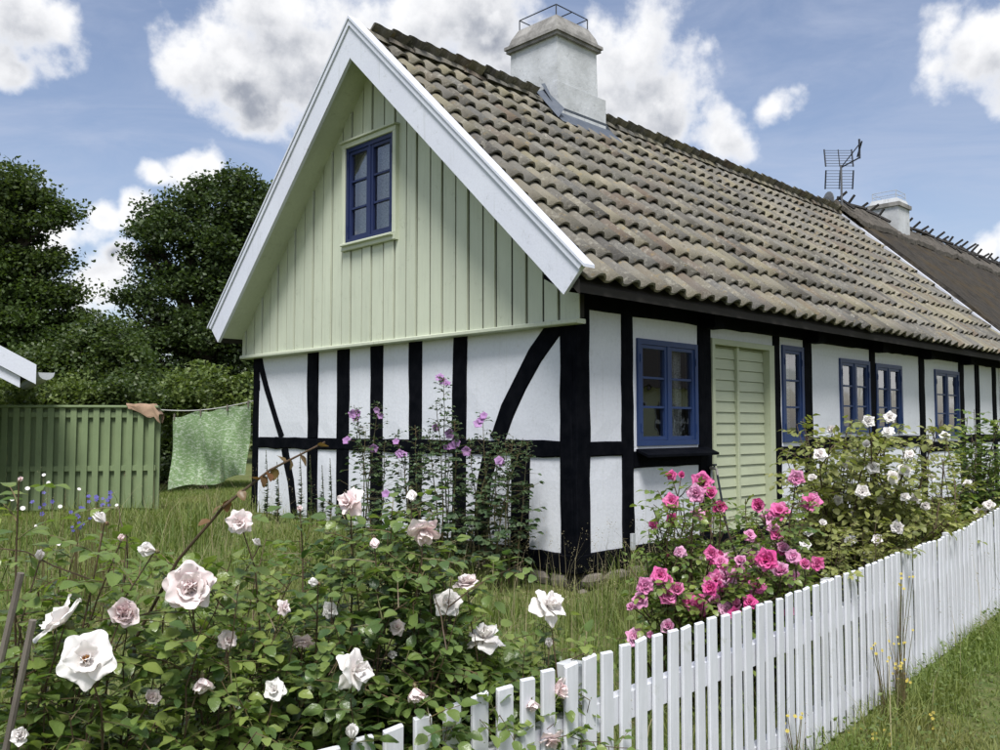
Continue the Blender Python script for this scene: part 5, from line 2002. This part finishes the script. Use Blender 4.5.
fiA = fill(9, -10, 200, 590, 770, 1.75, 2.4) + fill(7, 180, 300, 580, 740, 2.0, 2.5) + fill(5, 40, 180, 540, 600, 2.1, 2.6) + fill(8, 170, 330, 535, 620, 2.3, 2.9) + fill(4, 0, 260, 700, 790, 1.7, 2.1)
fiB = fill(10, 330, 450, 530, 620, 2.55, 3.0) + fill(14, 270, 460, 590, 720, 2.4, 2.9) + fill(4, 385, 425, 500, 540, 2.6, 2.9) + fill(4, 280, 340, 690, 770, 2.2, 2.6)
fiC = fill(20, 430, 560, 610, 690, 2.8, 3.3) + fill(6, 560, 600, 640, 690, 3.1, 3.4) + fill(3, 440, 480, 560, 620, 2.9, 3.2) + [at(500, 715, 2.62), at(515, 735, 2.66), at(470, 705, 2.55), at(590, 700, 2.95), at(430, 716, 2.4)]
CLEAR = [(f[0], f[1]) for f in flA + flB + flC]
for fl_, fi_ in ((flA, fiA), (flB, fiB), (flC, fiC)):
    for f in fl_:
        if f[1] < .018 or f[0].z > .95:
            continue
        for k in range(2):
            fi_.append(f[0] + Vector((rnd.uniform(-.09, .09), rnd.uniform(-.09, .09), rnd.uniform(-.14, -.05))) + Vector(FW) * .05)
shrub('rose_shrub', 'pale blush rose shrub by the wooden stakes, with a long reddish cane', 'rose bush', gpt(110, 2.15), flA, fiA, rnd, 'rose_leaf', .037, 22, .0048, 110, blush_fn,
      bases=[gpt(60, 2.1), gpt(200, 2.3)], group='blush roses behind the picket fence', clear=CLEAR)
shrub('rose_shrub', 'tall blush rose shrub with drooping flowers before the mallows', 'rose bush', gpt(370, 2.75), flB, fiB, rnd, 'rose_leaf_dark', .041, 25, .0055, 110, blush_fn,
      bases=[gpt(340, 2.7), gpt(410, 2.85)], group='blush roses behind the picket fence', clear=CLEAR)
shrub('rose_shrub', 'leafy white rose shrub hanging over the picket fence', 'rose bush', gpt(500, 3.1), flC, fiC, rnd, 'rose_leaf', .043, 23, .0052, 80, blush_fn,
      bases=[gpt(480, 3.1), gpt(540, 3.25)], group='blush roses behind the picket fence', clear=CLEAR)
# long young cane with reddish leaves
yc = thing('rose_cane', 'long bare rose cane with reddish young leaves reaching up to the right', 'rose cane', tuple(gpt(120, 2.25)))
path = [gpt(120, 2.25), at(135, 640, 2.2), at(178, 560, 2.15), at(225, 505, 2.1), at(270, 470, 2.1), at(325, 442, 2.1)]
MB().tube(path, [.0048, .0044, .004, .0036, .003, .002], 7).build('cane', 'cane_brown', yc)
lm = leaf_mesh('leaf', 'rose_leaf_red')
for (x, y, dx, dy) in ((222, 505, -25, 15), (228, 500, -5, 28), (240, 490, 10, 22), (262, 475, 8, 24), (268, 472, 12, 20), (275, 468, -2, 26), (258, 480, -14, -10), (290, 458, 6, 22), (300, 455, 12, 14), (285, 462, -10, -14), (318, 446, 12, -3), (210, 520, -20, 5)):
    p = at(x, y, 2.1)
    d = at(x + dx, y + dy, 2.08 + rnd.uniform(-.06, .06)) - p
    o = link('leaf', lm, None, yc)
    o.matrix_local = Matrix.Translation(-BASE[yc.name]) @ leaf_matrix(p, d, Vector((rnd.uniform(-.6, .6), rnd.uniform(-.6, .6), 1)), .03)

# stakes
for (x0, y0, x1, y1, D, lab) in ((-6, 690, 21, 573, 1.8, 'weathered wooden stake leaning, taller of the two by the blush roses'), (8, 740, 33, 620, 1.75, 'weathered wooden stake leaning, shorter of the two by the blush roses')):
    p1 = at(x1, y1, D); p0 = at(x0, y0, D)
    d = (p0 - p1).normalized()
    g = p1 + d * ((p1.z - gz(p1.x, p1.y) + .05) / -d.z)
    tag(MB().tube([g, p1.lerp(g, .5), p1], [.008, .0075, .007], 7).build('wooden_stake', 'stake_wood'), lab, 'stake', 'stakes in the rose bed')

# pink rose shrub
SMALL = [(k, small_rose_mesh(k, i)) for i, k in enumerate(('full', 'full', 'cup', 'ragged', 'bud'))]
PINKS = []
for mt in ('petal_pink', 'petal_pink', 'petal_pink_pale'):
    for k, me in SMALL:
        c = me.copy(); c.materials.append(MATS[mt]); PINKS.append((k, mt, c))
WHITES = []
for k, me in SMALL:
    c = me.copy(); c.materials.append(MATS['petal_white']); WHITES.append((k, 'petal_white', c))
def set_fn(pool):
    def fn(t, f, tan, r_):
        p, rad, pale = f[:3]
        cand = [m for m in pool if (m[1] == 'petal_pink_pale') == pale] or pool
        k, mt, me = r_.choice([m for m in cand if m[0] != 'bud'] if rad > .035 else cand)
        o = link('rose', me, None, t)
        q = toward_cam(p, .45, .25).normalized().to_track_quat('Z', 'Y').to_matrix().to_4x4() @ Matrix.Rotation(r_.uniform(0, 6.28), 4, 'Z')
        o.matrix_local = Matrix.Translation(p - BASE[t.name]) @ q @ Matrix.Scale(rad, 4)
    return fn
pk = [(305, 85, 20), (285, 125, 19), (335, 125, 18), (375, 175, 20), (192, 155, 15), (122, 250, 14), (192, 58, 10), (230, 58, 10), (525, 172, 20), (600, 195, 20), (485, 285, 12), (660, 66, 15), (720, 160, 21),
      (425, 410, 19), (365, 455, 24), (470, 460, 19), (550, 375, 21), (605, 425, 24), (500, 385, 20), (650, 362, 15), (690, 398, 16), (90, 470, 18), (150, 435, 17), (75, 525, 17), (45, 552, 12), (175, 512, 20), (215, 490, 20),
      (270, 535, 22), (320, 570, 20), (360, 530, 18), (440, 548, 18), (395, 562, 15), (180, 625, 20), (55, 670, 20), (612, 330, 16), (555, 215, 16), (320, 210, 12), (195, 220, 11), (225, 345, 12), (290, 205, 14), (345, 350, 14), (570, 255, 14), (115, 655, 8), (655, 570, 10), (590, 285, 15), (400, 380, 16), (340, 480, 16), (250, 560, 14)]
pk += [(a + rnd.choice((-1, 1)) * rnd.uniform(26, 48), b_ + rnd.uniform(-28, 22), s * rnd.uniform(.7, .95)) for a, b_, s in pk if b_ > 330 and a > 120 and b_ < 580]
flP = []
for a, b_, s in pk:
    D = rnd.uniform(4.7, 5.4) if b_ < 300 else rnd.uniform(4.5, 5.0)
    x_, y_ = 620 + a * .2667, 460 + b_ * .2667
    if a < 240 and b_ > 400: D = 4.6
    p = at(x_, y_, D)
    flP.append((p, s * .5 * 1.12 * D / FPX, a < 110 or (rnd.random() < .3)))
def gpt2(x, D):
    p = at(x, 560, D)
    return Vector((p.x, p.y, gz(p.x, p.y)))
fiP = fill(24, 650, 800, 490, 610, 4.7, 5.4) + fill(8, 640, 690, 490, 560, 4.8, 5.2) + fill(8, 690, 790, 570, 640, 4.6, 5.0)
shrub('rose_shrub', 'bright pink rose shrub in full bloom below the green door', 'rose bush', gpt2(715, 5.0), flP, fiP, rnd, 'rose_leaf', .042, 15, .009, 60, set_fn(PINKS),
      bases=[gpt2(690, 5.0), gpt2(735, 4.95), gpt2(770, 5.1)], t0=.45, bow=.16)

# white climbing rose along the long wall
wl = [(890, 418), (888, 432), (867, 445), (945, 436), (868, 421), (833, 430), (893, 477), (930, 477), (905, 497), (916, 498), (898, 527), (868, 557), (895, 513), (967, 484), (980, 513), (810, 533), (862, 492), (949, 508), (812, 480), (822, 524), (873, 468), (989, 506), (805, 545), (797, 520), (845, 462), (852, 515), (880, 500), (910, 455), (925, 505), (838, 500), (878, 540), (905, 470), (850, 540), (820, 455)]
flW = []
for x_, y_ in wl:
    D = rnd.uniform(5.9, 6.4) if x_ < 930 else rnd.uniform(7.9, 8.4)
    p = at(x_, y_, D)
    flW.append((p, rnd.uniform(5, 7.5) * D / FPX, False))
fiW = fill(70, 790, 960, 418, 540, 6.3, 7.6) + fill(30, 800, 915, 470, 555, 6.1, 7.0) + fill(5, 780, 820, 440, 500, 6.4, 7.2)
shrub('rose_shrub', 'tall olive leaved rose bush with small white flowers before the blue windows', 'rose bush', gpt2(865, 7.0), flW, fiW, rnd, 'rose_leaf_olive', .052, 16, .010, 0, set_fn(WHITES),
      bases=[gpt2(835, 7.0), gpt2(870, 7.0), gpt2(910, 7.1), gpt2(945, 7.6)], t0=.3)
fiX = fill(34, 955, 1010, 408, 500, 8.2, 9.0)
shrub('climbing_shrub', 'dark green shrub against the wall at the far window', 'bush', gpt2(985, 8.6), [], fiX, rnd, 'rose_leaf', .055, 17, .010, 0, None, bases=[gpt2(975, 8.6), gpt2(1000, 8.6)], t0=.3)
def fence_depth(x):
    return float(np.interp(x, [375, 478, 608, 784, 850, 880, 932, 994, 1040], [2.33, 2.63, 3.13, 4.35, 4.75, 5.1, 6.0, 7.5, 9.0]))
fiY = []
for k in range(34):
    x_ = rnd.uniform(805, 1005)
    fiY.append(at(x_, rnd.uniform(515, 575) - max(0, x_ - 930) * .5, fence_depth(x_) + rnd.uniform(.25, 1.0)))
shrub('low_shrub', 'low mixed green growth behind the far run of the picket fence', 'bush', gpt2(900, 6.2), [], fiY, rnd, 'rose_leaf_olive', .035, 22, .005, 0, None,
      bases=[gpt2(820, 5.2), gpt2(860, 5.6), gpt2(900, 6.2), gpt2(950, 7.2), gpt2(985, 8.2)], t0=.1)


# ------------------------------------------------------------------ mallows and small flowers
def mallow_flower():
    V, F = [], []
    for i in range(5):
        me = petals_for('petal_white')[0]
        M = Matrix.Rotation(R(72 * i), 4, 'Z') @ Matrix.Rotation(R(18), 4, 'X') @ Matrix.Scale(1.0, 4)
        b = len(V)
        V += [tuple(M @ v.co) for v in me.vertices]
        F += [tuple(b + q for q in f.vertices) for f in me.polygons]
    me = bpy.data.meshes.new('flower')
    me.from_pydata(V, [], F)
    me.materials.append(MATS['petal_mauve'])
    return me
MF = mallow_flower()
def mallow(label, spec, seed):
    """spec: (x of the foot, list of (tip x, tip y), list of flower (x, y), D)"""
    fx, tips, fls, D = spec
    r_ = random.Random(seed)
    b = gpt2(fx, D)
    t = thing('mallow_plant', label, 'mallow', tuple(b), 'mallows along the gable wall')
    leaves = []
    for x_, y_ in tips:
        st = MB()
        tip = at(x_, y_, D + r_.uniform(-.15, .15))
        root = b + Vector((r_.uniform(-.12, .12), r_.uniform(-.12, .12), 0))
        path = cane_path(root, tip, .03, r_, 10)
        st.tube(path, [.009 * (1 - .75 * i / 9) for i in range(10)], 5)
        for k in range(64):
            f = r_.uniform(.08, 1) ** .8 * 8.99
            i = int(f)
            p = path[i].lerp(path[i + 1], f - i)
            a = r_.uniform(0, 6.28)
            d = Vector((math.cos(a), math.sin(a), r_.uniform(-.1, .6)))
            spread = (.26 * (1 - f / 9) + .05) * r_.uniform(.3, 1.2)
            q = p + d * spread
            st.tube([p, q], [.002, .0012], 3, cap=False)
            sz = (.068 * (1 - f / 9) + .022) * r_.uniform(.7, 1.2)
            for w in (-.7, 0, .7):
                dd = Vector((math.cos(a + w), math.sin(a + w), d.z * .5 - .2))
                leaves.append(leaf_matrix(q, dd, Vector((r_.gauss(0, .4), r_.gauss(0, .4), 1)), sz))
            if f > 5:
                leaves.append(leaf_matrix(p + d * .03, Vector((d.x, d.y, 1)), d, .022))
        st.build('stem', 'cane_green', t)
    off = Matrix.Translation(-b)
    leaf_soup('foliage', [off @ m for m in leaves], t, 'mallow_leaf', seed)
    for x_, y_ in fls:
        p = at(x_, y_, D - .05)
        o = link('flower', MF, None, t)
        q = toward_cam(p, .5, .2).normalized().to_track_quat('Z', 'Y').to_matrix().to_4x4()
        o.matrix_local = off @ (Matrix.Translation(p) @ q @ Matrix.Scale(r_.uniform(.036, .052), 4))
    return t
DM = 8.15
mallow('tallest mallow with mauve flowers against the gable wall', (447, [(444, 377), (436, 400), (455, 420), (428, 430), (450, 440)],
       [(443, 381), (447, 384), (450, 434), (453, 446), (448, 448), (456, 443), (436, 427), (440, 378)], DM), 1)
mallow('mallow with mauve flowers beside the curved black brace', (478, [(483, 411), (470, 440), (492, 450), (500, 435)], [(481, 420), (478, 424), (467, 451), (484, 416)], DM), 2)
mallow('mallow leaning along the wall below its two mauve flower heads', (372, [(354, 405), (378, 402), (366, 430), (385, 440)], [(353, 414), (356, 419), (377, 410), (380, 416), (374, 448), (347, 441), (358, 413)], 8.7), 3)
mallow('bushy mallow with one mauve flower by the low black post', (507, [(513, 436), (523, 438), (505, 440), (528, 442), (497, 456)], [(499, 461), (501, 463)], 7.9), 4)
mallow('mallow between the others with a few mauve flowers low down', (412, [(398, 430), (415, 425), (424, 450), (405, 455)], [(400, 454), (403, 455), (386, 494), (396, 442)], 8.45), 5)

# spires at the far end of the gable
for i, (x_, yt, D) in enumerate(((266, 450, 10.9), (300, 452, 10.6), (310, 455, 10.6), (330, 458, 10.3), (277, 462, 10.7), (322, 465, 10.3))):
    b = gpt2(x_, D)
    t = thing('flower_spire', 'slender dark green spire growing by the far end of the gable wall', 'plant', tuple(b), 'spires by the gable wall')
    tip = at(x_, yt, D)
    MB().tube([b, b.lerp(tip, .5) + Vector((.02, 0, 0)), tip], [.008, .006, .003], 5).build('stem', 'cane_green', t)
    r_ = random.Random(i)
    lv = []
    for k in range(90):
        f = r_.uniform(.1, 1)
        a = r_.uniform(0, 6.28)
        p = b.lerp(tip, f)
        lv.append(Matrix.Translation(-b) @ leaf_matrix(p, Vector((math.cos(a), math.sin(a), .6)), Vector((0, 0, 1)), .075 * (1.15 - f)))
    leaf_soup('foliage', lv, t, 'mallow_leaf', i)

# wild flowers before the green fence and in the verge
def small_flower(mat, n, name):
    V, F = [], []
    for i in range(n):
        a = 2 * math.pi * i / n
        c, s = math.cos(a), math.sin(a)
        b = len(V)
        V += [(0, 0, 0), (c * .7 - s * .35, s * .7 + c * .35, .18), (c, s, .12), (c * .7 + s * .35, s * .7 - c * .35, .18)]
        F += [(b, b + 3, b + 2, b + 1)]
    me = bpy.data.meshes.new(name)
    me.from_pydata(V, [], F)
    me.materials.append(MATS[mat])
    return me
FLM = {k: small_flower(k, n, 'blossom') for k, n in (('petal_blue', 5), ('petal_white', 9), ('petal_yellow', 6))}
def wildflower(kind, x_, y_, D, n, size, label, group, name, low=False, spreadv=.05):
    tip = at(x_, y_, D)
    g = Vector((tip.x, tip.y, gz(tip.x, tip.y)))
    t = thing(name, label, 'wildflower', tuple(g), group)
    st = MB()
    for k in range(n):
        q = tip + Vector((rnd.gauss(0, spreadv), rnd.gauss(0, spreadv), rnd.gauss(0, spreadv)))
        q.z = max(q.z, g.z + .03)
        st.tube([g + Vector((rnd.uniform(-.02, .02), rnd.uniform(-.02, .02), -.02)), g.lerp(q, .5) + Vector((rnd.uniform(-.02, .02), 0, 0)), q], [.003, .0025, .0015], 4, cap=False)
        o = link('blossom', FLM[kind], None, t)
        rot = toward_cam(q, .5, .6).normalized().to_track_quat('Z', 'Y').to_matrix().to_4x4()
        o.matrix_local = Matrix.Translation(q - g) @ rot @ Matrix.Scale(size * rnd.uniform(.8, 1.2), 4)
    st.build('stem', 'cane_green', t)
for x_, y_, n in ((88, 495, 4), (95, 500, 4), (103, 504, 5), (75, 515, 5), (80, 522, 4), (72, 530, 3), (45, 500, 3), (52, 506, 3), (110, 498, 2)):
    wildflower('petal_blue', x_, y_, 6.5, n, .017, 'clump of violet blue flowers on thin stems before the green fence', 'blue flowers in the meadow', 'blue_wildflower', spreadv=.04)
for x_, y_ in ((43, 475), (47, 482), (63, 486), (78, 490), (28, 487), (22, 510), (38, 527), (60, 505), (92, 510), (104, 520), (58, 545), (12, 500), (120, 505)):
    wildflower('petal_white', x_, y_, 6.3, 1, .016, 'single small white daisy on a thin stem in the meadow', 'daisies in the meadow', 'daisy', spreadv=.01)
for x_, y_, D in ((896, 577, 5.3), (900, 680, 5.0), (885, 655, 4.9), (902, 668, 4.9), (870, 735, 4.6), (795, 720, 4.1), (898, 640, 5.0), (930, 726, 4.7), (880, 740, 4.5)):
    wildflower('petal_yellow', x_, y_, D, 7, .009, 'pale yellow wildflower spray growing at the foot of the picket fence', 'yellow flowers along the picket fence', 'yellow_wildflower', spreadv=.035)

# ------------------------------------------------------------------ the cottage across the road (it shows in the window panes)
op = thing('opposite_cottage', 'white cottage across the road, mirrored in the blue window panes', 'house', (19.0, -13.0, -0.5))
MB().box(13.0, 26.0, -17.0, -13.0, -.6, 2.6).build('wall', 'shed_wall', op)
MB().prism([(-12.6, 2.45), (-17.4, 2.45), (-15.0, 4.9)], 'x', 12.7, 26.3).build('roof', 'roof_under', op)
for k in range(6):
    xx = 13.8 + k * 2.05
    w_ = MB().box(xx, xx + 1.1, -13.0 + .001, -12.96, .75, 1.95).build('window', 'roof_under', op)
    fr_ = MB()
    for a in (0, .525, 1.05):
        fr_.box(xx + a, xx + a + .05, -12.959, -12.93, .75, 1.95)
    for b in (.75, 1.32, 1.9):
        fr_.box(xx + .002, xx + 1.098, -12.958, -12.935, b, b + .05)
    fr_.build('frame', 'barge_white', w_)
